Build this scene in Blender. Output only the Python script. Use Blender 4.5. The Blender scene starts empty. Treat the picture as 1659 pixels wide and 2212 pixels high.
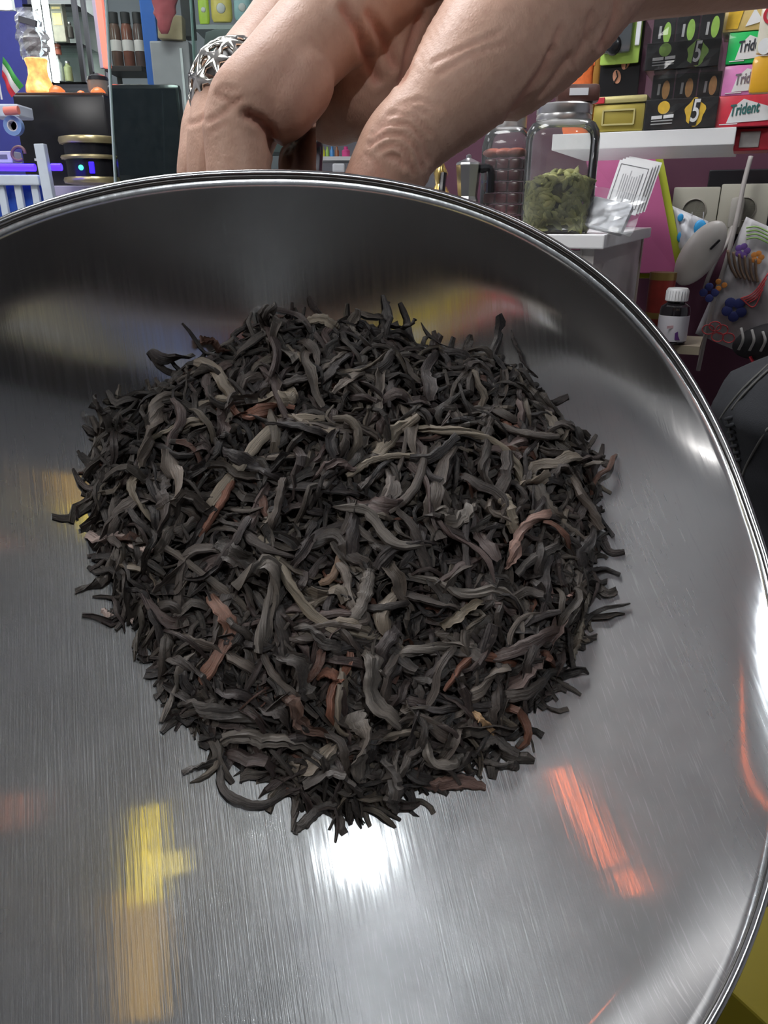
import bpy, bmesh, math, random
import numpy as np
from mathutils import Vector, Matrix
from mathutils.bvhtree import BVHTree

random.seed(7)
rng = np.random.default_rng(7)
scn = bpy.context.scene
COL = scn.collection
PI = math.pi

# ------------------------------------------------------------------ camera, world, exposure
CAM = Vector((0.0, 0.0, 1.35))
PITCH = math.radians(22.0)
FPX = 2212 * 26.0 / 36.0
cd = bpy.data.cameras.new('camera')
cd.sensor_fit = 'VERTICAL'; cd.sensor_height = 36.0; cd.sensor_width = 27.0; cd.lens = 26.0
cd.clip_start = 0.01; cd.clip_end = 30
cam = bpy.data.objects.new('camera', cd); COL.objects.link(cam)
cam.location = CAM; cam.rotation_euler = (PI / 2 - PITCH, 0, 0)
scn.camera = cam
vs = scn.view_settings
vs.view_transform = 'Standard'; vs.look = 'None'; vs.gamma = 1.0; vs.use_curve_mapping = False
vs.exposure = 0.92
cy = scn.cycles
cy.use_light_tree = False
cy.max_bounces = 5; cy.diffuse_bounces = 3; cy.glossy_bounces = 3; cy.transmission_bounces = 3; cy.transparent_max_bounces = 10
cy.caustics_reflective = False; cy.caustics_refractive = False; cy.sample_clamp_indirect = 6.0
w = bpy.data.worlds.new('world'); scn.world = w; w.use_nodes = True
w.node_tree.nodes['Background'].inputs[0].default_value = (0.8, 0.85, 0.95, 1)
w.node_tree.nodes['Background'].inputs[1].default_value = 0.05

AX_F = Vector((0, math.cos(PITCH), -math.sin(PITCH)))
AX_U = Vector((0, math.sin(PITCH), math.cos(PITCH)))
AX_R = Vector((1, 0, 0))


def ray(px, py):
    return AX_R * ((px - 829.5) / FPX) + AX_U * ((1106 - py) / FPX) + AX_F


def at(px, py, Y):          # the point of that sight line at world distance Y in front of the camera
    d = ray(px, py); return CAM + d * (Y / d.y)


def atD(px, py, D):         # the same by depth along the lens axis
    return CAM + ray(px, py) * D


def area(name, loc, target, size, power, color=(1, 1, 1), shape='DISK', sy=None):
    l = bpy.data.lights.new(name, 'AREA'); l.shape = shape; l.size = size
    if sy: l.size_y = sy
    l.energy = power; l.color = color
    o = bpy.data.objects.new(name, l); COL.objects.link(o); o.location = loc
    o.rotation_euler = (Vector(target) - Vector(loc)).to_track_quat('-Z', 'Y').to_euler()
    return o


CEIL = 2.45
LAMP_C = Vector((0.28, -0.10, CEIL))     # moved onto the reflected sight line further down
# ------------------------------------------------------------------ materials


class NT:
    def __init__(s, name):
        s.m = bpy.data.materials.new(name); s.m.use_nodes = True
        s.t = s.m.node_tree; s.b = s.t.nodes['Principled BSDF']; s.out = s.t.nodes['Material Output']

    def n(s, typ, **kw):
        k = s.t.nodes.new(typ)
        for a, v in kw.items(): setattr(k, a, v)
        return k

    def l(s, a, b): s.t.links.new(a, b)

    def mix(s, fac, a, b, blend='MIX'):
        k = s.n('ShaderNodeMix', data_type='RGBA', blend_type=blend)
        for sock, val in ((k.inputs[0], fac), (k.inputs[6], a), (k.inputs[7], b)):
            if hasattr(val, 'links'): s.l(val, sock)
            elif isinstance(val, (int, float)): sock.default_value = val
            else: sock.default_value = (*val[:3], 1)
        return k.outputs[2]

    def noise(s, scale, detail=3, vec=None, rough=0.5):
        k = s.n('ShaderNodeTexNoise'); k.inputs['Scale'].default_value = scale
        k.inputs['Detail'].default_value = detail; k.inputs['Roughness'].default_value = rough
        if vec is not None: s.l(vec, k.inputs['Vector'])
        return k

    def ramp(s, fac, stops):
        k = s.n('ShaderNodeValToRGB'); s.l(fac, k.inputs[0])
        e = k.color_ramp.elements
        while len(e) < len(stops): e.new(0.5)
        for i, (p, c) in enumerate(stops):
            e[i].position = p; e[i].color = (*c, 1) if len(c) == 3 else c
        return k.outputs[0]

    def coords(s, which='Object', scale=(1, 1, 1)):
        k = s.n('ShaderNodeTexCoord'); m = s.n('ShaderNodeMapping'); m.inputs['Scale'].default_value = scale
        s.l(k.outputs[which], m.inputs['Vector']); return m.outputs[0]

    def bump(s, h, strength, dist, prev=None):
        k = s.n('ShaderNodeBump'); k.inputs['Strength'].default_value = strength; k.inputs['Distance'].default_value = dist
        s.l(h, k.inputs['Height'])
        if prev is not None: s.l(prev, k.inputs['Normal'])
        return k.outputs[0]


MC = {}


def M(name, col, rough=0.5, metal=0.0, emit=0.0, ecol=None, var=0.12, vscale=40, trans=0.0, bump=0.0, coat=0.0, spec=0.5):
    if name in MC: return MC[name]
    k = NT(name); b = k.b
    b.inputs['Roughness'].default_value = rough; b.inputs['Metallic'].default_value = metal
    b.inputs['Specular IOR Level'].default_value = spec
    b.inputs['Coat Weight'].default_value = coat
    nz = k.noise(vscale, 4, k.coords())
    c = k.mix(nz.outputs[0], [x * (1 - var) for x in col], [min(1, x * (1 + var)) for x in col])
    k.l(c, b.inputs['Base Color'])
    if emit:
        b.inputs['Emission Color'].default_value = (*(ecol or col), 1); b.inputs['Emission Strength'].default_value = emit
    if trans: b.inputs['Transmission Weight'].default_value = trans
    if bump: k.l(k.bump(nz.outputs[0], bump, 0.002), b.inputs['Normal'])
    MC[name] = k.m
    return k.m


def clear_mat(name, tint, haze=0.08, rough=0.08):
    """thin clear plastic or glass: see-through, with a mirror film and a little milky haze"""
    if name in MC: return MC[name]
    k = NT(name); t = k.n('ShaderNodeBsdfTransparent'); t.inputs[0].default_value = (*tint, 1)
    g = k.n('ShaderNodeBsdfGlossy'); g.inputs['Roughness'].default_value = rough
    d = k.n('ShaderNodeBsdfDiffuse'); d.inputs[0].default_value = (0.8, 0.82, 0.82, 1)
    lw = k.n('ShaderNodeFresnel'); lw.inputs[0].default_value = 1.4
    nz = k.noise(60, 3, k.coords())
    mh = k.n('ShaderNodeMath', operation='MULTIPLY'); k.l(nz.outputs[0], mh.inputs[0]); mh.inputs[1].default_value = haze * 2
    a = k.n('ShaderNodeMixShader'); k.l(mh.outputs[0], a.inputs[0]); k.l(t.outputs[0], a.inputs[1]); k.l(d.outputs[0], a.inputs[2])
    c = k.n('ShaderNodeMixShader'); k.l(lw.outputs[0], c.inputs[0]); k.l(a.outputs[0], c.inputs[1]); k.l(g.outputs[0], c.inputs[2])
    k.l(c.outputs[0], k.out.inputs[0]); MC[name] = k.m
    return k.m


# ------------------------------------------------------------------ mesh helpers
def catmull(P, n):
    P = [Vector(p) for p in P]
    if len(P) == 2: return [P[0].lerp(P[1], i / (n - 1)) for i in range(n)]
    Q = [P[0] * 2 - P[1]] + P + [P[-1] * 2 - P[-2]]
    out = []
    for i in range(n):
        t = i / (n - 1) * (len(P) - 1); k = min(int(t), len(P) - 2); f = t - k
        a, b, c, d = Q[k:k + 4]
        out.append(0.5 * ((2 * b) + (c - a) * f + (2 * a - 5 * b + 4 * c - d) * f * f + (3 * b - a - 3 * c + d) * f ** 3))
    return out


class MB:
    def __init__(s): s.v = []; s.f = []

    def add(s, v, f):
        o = len(s.v); s.v += [tuple(x) for x in v]; s.f += [tuple(i + o for i in q) for q in f]; return s

    def box(s, c, size, R=None, bev=0.0):
        x, y, z = [k / 2 for k in size]
        bv = min(bev, x * .9, y * .9, z * .9)
        if bv <= 0:
            vs_ = [(i * x, j * y, k * z) for i in (-1, 1) for j in (-1, 1) for k in (-1, 1)]
            fs = [(0, 1, 3, 2), (4, 6, 7, 5), (0, 4, 5, 1), (2, 3, 7, 6), (0, 2, 6, 4), (1, 5, 7, 3)]
        else:
            bm = bmesh.new(); bmesh.ops.create_cube(bm, size=2)
            for q in bm.verts: q.co = Vector((q.co.x * x, q.co.y * y, q.co.z * z))
            bmesh.ops.bevel(bm, geom=bm.edges[:], offset=bv, segments=2, affect='EDGES', profile=0.6)
            bm.verts.index_update()
            vs_ = [tuple(q.co) for q in bm.verts]; fs = [tuple(q.index for q in fc.verts) for fc in bm.faces]; bm.free()
        c = Vector(c)
        if R is not None: vs_ = [R @ Vector(q) for q in vs_]
        return s.add([Vector(q) + c for q in vs_], fs)

    def lathe(s, prof, n=32, sq=1.0, c=(0, 0, 0), R=None, sx=1, sy=1):
        """profile [(r, z)...] round z; sq < 1 makes the plan a rounded square"""
        vs_, fs = [], []
        for r, z in prof:
            for i in range(n):
                a = 2 * PI * i / n; ca, sa = math.cos(a), math.sin(a)
                x = math.copysign(abs(ca) ** sq, ca) * r * sx; y = math.copysign(abs(sa) ** sq, sa) * r * sy
                p = Vector((x, y, z)); vs_.append((R @ p if R is not None else p) + Vector(c))
        for k in range(len(prof) - 1):
            for i in range(n):
                j = (i + 1) % n; fs.append((k * n + i, k * n + j, (k + 1) * n + j, (k + 1) * n + i))
        if prof[0][0] > 1e-6: fs.append(tuple(range(n))[::-1])
        if prof[-1][0] > 1e-6: fs.append(tuple((len(prof) - 1) * n + i for i in range(n)))
        return s.add(vs_, fs)

    def tube(s, path, r, n=10, flat=1.0, caps=True, up=None):
        path = [Vector(p) for p in path]; m = len(path)
        rr = r if hasattr(r, '__len__') else [r] * m
        T = [(path[min(i + 1, m - 1)] - path[max(i - 1, 0)]).normalized() for i in range(m)]
        N = Vector(up) if up is not None else (Vector((0, 0, 1)) if abs(T[0].z) < .9 else Vector((1, 0, 0)))
        vs_, fs = [], []
        for i in range(m):
            N = (N - T[i] * N.dot(T[i])); N = N.normalized() if N.length > 1e-6 else T[i].orthogonal().normalized()
            B = T[i].cross(N)
            for k in range(n):
                a = 2 * PI * k / n
                vs_.append(path[i] + (B * math.cos(a) + N * math.sin(a) * flat) * rr[i])
        for i in range(m - 1):
            for k in range(n):
                j = (k + 1) % n; fs.append((i * n + k, i * n + j, (i + 1) * n + j, (i + 1) * n + k))
        if caps:
            fs.append(tuple(range(n))[::-1]); fs.append(tuple((m - 1) * n + k for k in range(n)))
        return s.add(vs_, fs)

    def ball(s, c, r, n=12, m=8, sc=(1, 1, 1), R=None):
        prof = [(r * math.sin(PI * i / m), -r * math.cos(PI * i / m)) for i in range(m + 1)]
        prof[0] = (r * 1e-4, -r); prof[-1] = (r * 1e-4, r)
        t = MB().lathe(prof, n)
        vs_ = [Vector((q[0] * sc[0], q[1] * sc[1], q[2] * sc[2])) for q in t.v]
        if R is not None: vs_ = [R @ q for q in vs_]
        return s.add([q + Vector(c) for q in vs_], t.f)

    def plate(s, outline, th, axis='y'):
        """polygon outline in (x, z), thickness th along y, front face at y = -th/2"""
        n = len(outline)
        vs_ = [(x, -th / 2, z) for x, z in outline] + [(x, th / 2, z) for x, z in outline]
        fs = [tuple(range(n)), tuple(range(n, 2 * n))[::-1]] + [(i, i + n, (i + 1) % n + n, (i + 1) % n) for i in range(n)]
        return s.add(vs_, fs)

    def build(s, name, mat, parent=None, smooth=False, loc=None, rotz=0.0, matw=None, fixn=True):
        me = bpy.data.meshes.new(name); me.from_pydata([tuple(q) for q in s.v], [], s.f)
        if fixn:
            bm = bmesh.new(); bm.from_mesh(me); bmesh.ops.recalc_face_normals(bm, faces=bm.faces); bm.to_mesh(me); bm.free()
        if smooth:
            me.polygons.foreach_set('use_smooth', [True] * len(me.polygons))
            if smooth != 'all':
                try: me.set_sharp_from_angle(angle=math.radians(40))
                except Exception: pass
        me.materials.append(mat)
        o = bpy.data.objects.new(name, me); COL.objects.link(o)
        if parent is not None: o.parent = parent
        if matw is not None: o.matrix_world = matw
        else:
            if loc is not None: o.location = loc
            o.rotation_euler = (0, 0, rotz)
        return o


def tag(o, label, cat, group=None, kind=None):
    o['label'] = label; o['category'] = cat
    if group: o['group'] = group
    if kind: o['kind'] = kind
    return o


def struct(o, label=None):
    o['kind'] = 'structure'
    if label: o['label'] = label
    return o


def thing(name, label, cat, loc, rotz=0.0, group=None):
    o = bpy.data.objects.new(name, None); COL.objects.link(o); o.empty_display_size = 0.02
    o.location = loc; o.rotation_euler = (0, 0, rotz)
    return tag(o, label, cat, group)


def text(name, body, size, mat, parent, loc, rot=(PI / 2, 0, 0), shear=0.0, ext=0.0002, bold=0.0, sx=1.0, align='CENTER'):
    c = bpy.data.curves.new(name, 'FONT'); c.body = body; c.size = size; c.extrude = ext; c.shear = shear
    c.align_x = align; c.align_y = 'CENTER'; c.offset = bold
    tmp = bpy.data.objects.new(name, c); COL.objects.link(tmp)
    me = bpy.data.meshes.new_from_object(tmp.evaluated_get(bpy.context.evaluated_depsgraph_get()))
    bpy.data.objects.remove(tmp); me.materials.clear(); me.materials.append(mat)
    o = bpy.data.objects.new(name, me); COL.objects.link(o); o.parent = parent; o.location = loc; o.rotation_euler = rot
    o.scale = (sx, 1, 1)
    return o


def rect(x0, y0, x1, y1, Y, yaw=0.0):
    """centre-bottom point, width and height (metres) of an upright face that shows in that pixel box at distance Y"""
    cx, cy = (x0 + x1) / 2, (y0 + y1) / 2
    a, b = at(x0, cy, Y), at(x1, cy, Y); t, m_ = at(cx, y0, Y), at(cx, y1, Y)
    wd = (b.x - a.x)
    if yaw:
        # width along a face turned by yaw so that it still spans both sight lines
        c = at(cx, cy, Y); e = Vector((math.cos(yaw), math.sin(yaw), 0))

        def hit(px):
            d = ray(px, cy); k = d.x / d.y
            # (c.x + s e.x) = k (c.y + s e.y)
            return (k * c.y - c.x) / (e.x - k * e.y)
        s0, s1 = hit(x0), hit(x1); wd = s1 - s0
        p = c + e * ((s0 + s1) / 2); base = Vector((p.x, p.y, m_.z))
    else: base = Vector(((a.x + b.x) / 2, Y, m_.z))
    return base, wd, t.z - m_.z


# ------------------------------------------------------------------ the room
XL, XR, YB, YF = -2.5, 1.75, 3.2, -1.7
YAW = math.radians(-24.3)                       # the right-hand shelving is turned towards the camera
EX = Vector((math.cos(YAW), math.sin(YAW), 0)); EY = Vector((-math.sin(YAW), math.cos(YAW), 0))
m_wall = M('wall_paint_grey', (0.42, 0.42, 0.46), 0.7, vscale=6)
m_maroon = M('wall_paint_maroon', (0.075, 0.018, 0.040), 0.55, vscale=8)
m_ceil = M('ceiling_white', (0.70, 0.75, 0.80), 0.8, vscale=5)
m_floor = M('floor_grey_tile', (0.50, 0.49, 0.48), 0.4, vscale=9)
struct(MB().box(((XL + XR) / 2, (YB + YF) / 2, -0.03), (XR - XL, YB - YF, 0.06)).build('floor', m_floor))
struct(MB().box(((XL + XR) / 2, (YB + YF) / 2, CEIL + 0.03), (XR - XL, YB - YF, 0.06)).build('ceiling', m_ceil))
struct(MB().box(((XL + XR) / 2, YB + 0.03, CEIL / 2), (XR - XL, 0.06, CEIL)).build('wall_back', m_wall))
struct(MB().box(((XL + XR) / 2, YF - 0.03, CEIL / 2), (XR - XL, 0.06, CEIL)).build('wall_front', M('dark_wood_wall', (0.020, 0.017, 0.015), 0.5, vscale=7)))
struct(MB().box((XL - 0.03, (YB + YF) / 2, CEIL / 2), (0.06, YB - YF, CEIL)).build('wall_left', m_wall))
struct(MB().box((XR + 0.03, (YB + YF) / 2, CEIL / 2), (0.06, YB - YF, CEIL)).build('wall_side', m_wall))
# the maroon wall behind the right-hand shelves
WR = at(1600, 450, 1.42)


def onR(s, d, z):          # s metres along the right-hand wall, d metres out from it into the room
    p = WR + EX * s - EY * d; return Vector((p.x, p.y, z))


wl = 2.2
struct(MB().box((0.185, 0.03, CEIL / 2), (1.53, 0.06, CEIL)).build('wall_right', m_maroon, loc=(WR.x, WR.y, 0), rotz=YAW))

m_lampwhite = M('lamp_diffuser', (1, 1, 1), 0.5, emit=9.0, ecol=(0.95, 0.97, 1.0), var=0)
m_alu = M('white_aluminium', (0.75, 0.75, 0.76), 0.35, 0.0)


def panel_light(label, x, y, s=0.58, mat=None):
    t = thing('ceiling_panel_light', label, 'lamp', (x, y, CEIL))
    f = MB()
    for a in (-1, 1):
        f.box((a * s / 2, 0, -0.012), (0.02, s + 0.02, 0.024)); f.box((0, a * s / 2, -0.012), (s - 0.02, 0.02, 0.024))
    f.build('frame', m_alu, t)
    MB().box((0, 0, -0.010), (s - 0.02, s - 0.02, 0.012)).build('diffuser', mat or m_lampwhite, t)
    return t


panel_light('square white ceiling panel light over the back of the shop', -0.9, 2.1, 0.58, M('lamp_diffuser_soft', (1, 1, 1), 0.5, emit=5.0, ecol=(0.95, 0.97, 1.0), var=0))
panel_light('square white ceiling panel light above the wall shelf', 0.62, 1.22, 0.36)
panel_light('square white ceiling panel light over the far side of the pan', -0.35, 0.75, 0.5, M('lamp_diffuser_strong', (1, 1, 1), 0.5, emit=13.0, ecol=(0.97, 0.98, 1.0), var=0))
panel_light('added unseen fill panel on the ceiling behind the camera on the left', -1.25, -0.5, 0.58, M('fill_panel_glow', (1, 1, 1), 0.5, emit=8.5, ecol=(1.0, 0.98, 0.96), var=0))  # added fill light out of view, brightens the front of the hand
panel_light('square white ceiling panel light at the far left', -1.75, 1.2, 0.58, MC['lamp_diffuser_soft'])

# ------------------------------------------------------------------ the steel pan
PO, PB = (-0.0207188, 0.1921563, -0.1235902), (0.6647445, -0.0307489, 0.28575)
PA, PBB, HB, HF, TP, PN, PK = 0.1306647, 0.130755, 0.068746, 0.0181832, 0.0920442, 0.9081689, 1.17634
RP = Matrix.Rotation(PB[2], 3, 'Z') @ Matrix.Rotation(PB[0], 3, 'X') @ Matrix.Rotation(PB[1], 3, 'Y')
PM = Matrix.Translation(CAM + Vector(PO)) @ RP.to_4x4()
PMI = PM.inverted()


def pan_pt(r, ph, off=0.0):
    C, S = math.cos(ph), math.sin(ph)
    u = PA * math.copysign(abs(C) ** PN, C) * (1 + TP * S); v = PBB * math.copysign(abs(S) ** PN, S)
    h = HF + (HB - HF) * ((S + 1) / 2) ** PK
    def base(x, y): return 2.4 * x * x + (0.0687 * (y / PBB) ** 2.6 if y > 0 else 0.0)
    return Vector((u * r, v * r, base(u * r, v * r) + (h - base(u, v)) * max(0.0, (r - 0.89) / 0.11) ** 2))


def steel(name, brushed=True):
    k = NT(name); b = k.b
    b.inputs['Metallic'].default_value = 1.0
    co = k.coords('Object', (900, 28, 28)); nz = k.noise(1.0, 4, co, 0.6)
    co2 = k.coords('Object', (2600, 60, 60)); nz2 = k.noise(1.0, 2, co2, 0.5)
    big = k.noise(26, 3, k.coords())
    col = k.mix(big.outputs[0], (0.50, 0.49, 0.48), (0.66, 0.66, 0.66))
    k.l(col, b.inputs['Base Color'])
    if brushed:
        r = k.n('ShaderNodeMapRange'); r.inputs[1].default_value = 0.35; r.inputs[2].default_value = 0.7
        r.inputs[3].default_value = 0.03; r.inputs[4].default_value = 0.075
        k.l(nz.outputs[0], r.inputs[0]); k.l(r.outputs[0], b.inputs['Roughness'])
        # scratches that catch the light: streaks along the pan, swirls where it has been scoured
        sw = k.n('ShaderNodeTexWave', wave_type='RINGS', rings_direction='Z'); sw.inputs['Scale'].default_value = 130
        sw.inputs['Distortion'].default_value = 7; sw.inputs['Detail'].default_value = 4; sw.inputs['Detail Scale'].default_value = 6
        mp = k.coords('Object', (1, 1, 1)); mp.node.inputs['Location'].default_value = (0.0, 0.105, 0.0); k.l(mp, sw.inputs['Vector'])
        b1 = k.bump(nz.outputs[0], 0.02, 0.0004); b2 = k.bump(nz2.outputs[0], 0.10, 0.0003, b1)
        b3 = k.bump(sw.outputs['Fac'], 0.015, 0.0005, b2)
        # second, wider lobe of the brushed grain
        a = k.n('ShaderNodeBsdfAnisotropic'); a.inputs['Roughness'].default_value = 0.42
        a.inputs['Anisotropy'].default_value = 0.55
        k.l(col, a.inputs['Color']); k.l(b3, a.inputs['Normal']); k.l(b1, b.inputs['Normal'])
        tg = k.n('ShaderNodeTangent', direction_type='RADIAL', axis='Y'); k.l(tg.outputs[0], a.inputs['Tangent'])
        a.inputs['Rotation'].default_value = 0.0
        # fine bright scratches and cloudy worn patches widen the grain locally
        sc = k.noise(1.0, 2, k.coords('Object', (2600, 110, 110)), 0.5); scm = k.ramp(sc.outputs[0], [(0.58, (0.0, 0.0, 0.0)), (0.70, (0.13, 0.13, 0.13))])
        cl = k.noise(30, 4, k.coords(), 0.55); clm = k.ramp(cl.outputs[0], [(0.30, (0.30, 0.30, 0.30)), (0.75, (0.52, 0.52, 0.52))])
        ad = k.n('ShaderNodeMath', operation='ADD'); ad.use_clamp = True; k.l(scm, ad.inputs[0]); k.l(clm, ad.inputs[1])
        # the floor is scoured by use, the walls keep their polish
        sx = k.n('ShaderNodeSeparateXYZ'); k.l(k.coords(), sx.inputs[0]); hz = k.n('ShaderNodeMapRange')
        for q_, v_ in ((1, 0.006), (2, 0.038), (3, 1.0), (4, 0.30)): hz.inputs[q_].default_value = v_
        k.l(sx.outputs[2], hz.inputs[0]); mu_ = k.n('ShaderNodeMath', operation='MULTIPLY'); k.l(ad.outputs[0], mu_.inputs[0]); k.l(hz.outputs[0], mu_.inputs[1])
        ro = k.n('ShaderNodeMath', operation='MULTIPLY_ADD'); k.l(hz.outputs[0], ro.inputs[0]); ro.inputs[1].default_value = -0.11; ro.inputs[2].default_value = 0.11
        ra = k.n('ShaderNodeMath', operation='ADD'); k.l(ro.outputs[0], ra.inputs[0]); k.l(r.outputs[0], ra.inputs[1]); k.l(ra.outputs[0], b.inputs['Roughness'])
        mx = k.n('ShaderNodeMixShader'); k.l(mu_.outputs[0], mx.inputs[0])
        k.l(b.outputs[0], mx.inputs[1]); k.l(a.outputs[0], mx.inputs[2]); k.l(mx.outputs[0], k.out.inputs[0])
    else: b.inputs['Roughness'].default_value = 0.16
    return k.m


m_steel = steel('brushed_steel'); m_steel2 = steel('polished_steel', False)
pan = thing('weighing_pan', 'large brushed steel weighing pan held up by the hand, full of tea', 'pan', (0, 0, 0))
pan.matrix_world = PM
NRr, NPh = 56, 192
mb = MB(); mb.v = [(0, 0, 0)]
for i in range(1, NRr + 1):
    for j in range(NPh): mb.v.append(tuple(pan_pt(i / NRr, 2 * PI * j / NPh)))
for j in range(NPh):
    k = (j + 1) % NPh; mb.f.append((0, 1 + j, 1 + k))
    for i in range(NRr - 1):
        a, b_ = 1 + i * NPh, 1 + (i + 1) * NPh; mb.f.append((a + j, b_ + j, b_ + k, a + k))
PANV = [Vector(q) for q in mb.v]; PANF = list(mb.f)
bowl = mb.build('bowl', m_steel, pan, smooth='all', fixn=False)
sol = bowl.modifiers.new('sheet', 'SOLIDIFY'); sol.thickness = 0.0011; sol.offset = -1
BVH = BVHTree.FromPolygons(PANV, PANF)            # pan-local
rimp = [pan_pt(1.0, 2 * PI * j / 160) for j in range(160)]
cen = Vector((0, 0, 0.05))
rp = [p + Vector((p.x, p.y, 0)).normalized() * 0.0004 + Vector((0, 0, -0.0002)) for p in rimp]
mb = MB().tube(rp + [rp[0], rp[1]], 0.0013, 10, caps=False)
mb.build('rim_bead', m_steel2, pan, smooth='all', fixn=False)['label'] = 'rolled bright steel rim'
# strap handle behind the back wall
bk = pan_pt(1.0, PI / 2)
wa, wb = PM @ (pan_pt(0.93, PI / 2 - 0.12) + Vector((0, 0.002, -0.001))), PM @ (pan_pt(0.72, PI / 2 - 0.12) + Vector((0, 0.003, -0.002)))
hp = catmull([PMI @ q for q in (wa, atD(644, 415, .256), atD(642, 350, .264), atD(642, 305, .272), atD(650, 290, .290), atD(662, 305, .320), atD(666, 360, .332), atD(660, 440, .318), wb)], 40)
mb = MB().tube(hp, 0.0088, 14, flat=0.16, up=PMI.to_3x3() @ Vector((0, 1, 0)))
mb.build('handle', m_steel2, pan, smooth=True)['label'] = 'steel strap handle gripped by the hand'


def pan_world_hit(px, py):
    o = PMI @ CAM; d = (PMI.to_3x3() @ ray(px, py)).normalized()
    h = BVH.ray_cast(o, d)
    if h[0] is None: return None
    p, n = h[0], h[1]
    # normal of the smooth dish itself
    n = Vector((-4.8 * p.x, -(0.0687 * 2.6 / PBB * (p.y / PBB) ** 1.6 if p.y > 0 else 0.0), 1)).normalized()
    return PM @ p, (PM.to_3x3() @ n).normalized(), d


def mirror(px, py, z):
    """where the mirror image seen at that pixel of the pan stands, at height z (lamps and goods overhead)"""
    p, n, _ = pan_world_hit(px, py); d = ray(px, py).normalized()
    r = d - 2 * d.dot(n) * n
    if r.z < 0.05: return None
    return p + r * ((z - p.z) / r.z)


lc = mirror(775, 1850, CEIL - 0.03)
# ------------------------------------------------------------------ the heap of tea
OUTL = [(575, 700), (690, 690), (860, 715), (930, 745), (1060, 765), (1130, 800), (1230, 890), (1290, 985), (1300, 1100), (1305, 1230), (1265, 1400),
        (1205, 1500), (1130, 1590), (1050, 1660), (960, 1705), (870, 1755), (760, 1775), (660, 1765), (580, 1700), (480, 1640), (400, 1590),
        (355, 1500), (290, 1370), (215, 1290), (190, 1190), (172, 1080), (190, 960), (215, 890), (350, 830), (440, 760)]
ol = []
for q in OUTL:
    o = PMI @ CAM; d = (PMI.to_3x3() @ ray(*q)).normalized(); h = BVH.ray_cast(o, d)[0]; ol.append((h.x, h.y))
ol = np.array(ol)
TC = ol.mean(0); TC[1] -= 0.004
dl = ol - TC; th_ = np.arctan2(dl[:, 1], dl[:, 0]); rr_ = np.hypot(dl[:, 0], dl[:, 1])
rr_ = np.where(dl[:, 1] > 0, rr_ * (1 + 0.03 * np.clip(dl[:, 1] / rr_, 0, 1)), rr_)   # the far side of the heap hides its own foot
od = np.argsort(th_); th_, rr_ = th_[od], rr_[od] * 0.955


def RAD(th): return np.interp(th, np.r_[th_[-1] - 2 * PI, th_, th_[0] + 2 * PI], np.r_[rr_[-1], rr_, rr_[0]])


HP = 0.0225
GN = 90
gx = np.linspace(-0.125, 0.125, GN); FL = np.zeros((GN, GN))
for i, x in enumerate(gx):
    for j, y in enumerate(gx):
        h = BVH.ray_cast(Vector((x, y, 0.3)), Vector((0, 0, -1)))[0]; FL[i, j] = h.z if h is not None else 0.07


def floor_w(u, v):
    a = min(max((u + 0.125) / 0.25 * (GN - 1), 0), GN - 1.001); b = min(max((v + 0.125) / 0.25 * (GN - 1), 0), GN - 1.001)
    i, j = int(a), int(b); f, g = a - i, b - j
    return (FL[i, j] * (1 - f) + FL[i + 1, j] * f) * (1 - g) + (FL[i, j + 1] * (1 - f) + FL[i + 1, j + 1] * f) * g


def heap_h(u, v):
    x, y = u - TC[0], v - TC[1]; rho = math.hypot(x, y) / float(RAD(math.atan2(y, x)))
    if rho >= 1: return 0.0
    lump = 0.0025 * math.sin(u * 140 + 1) * math.sin(v * 120 + 2) * (1 - rho)
    return HP * (1 - rho ** 2) ** 0.72 * (1 + 0.42 * min(max(y / 0.05, -1), 1)) + lump


def top(u, v): return floor_w(u, v) + heap_h(u, v)


def heap_hit(px, py):
    o = PMI @ CAM; d = (PMI.to_3x3() @ ray(px, py)).normalized(); t = 0.08; near = (9, None)
    while t < 0.40:
        p = o + d * t; gap = p.z - top(p.x, p.y)
        if heap_h(p.x, p.y) > 0.002 and gap < near[0]: near = (gap, p.copy())
        if gap < 0: break
        t += 0.0006
    if heap_h(p.x, p.y) == 0 and p.y > TC[1] and near[1] is not None: p = near[1]     # just over the crest of the heap
    return p


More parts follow.
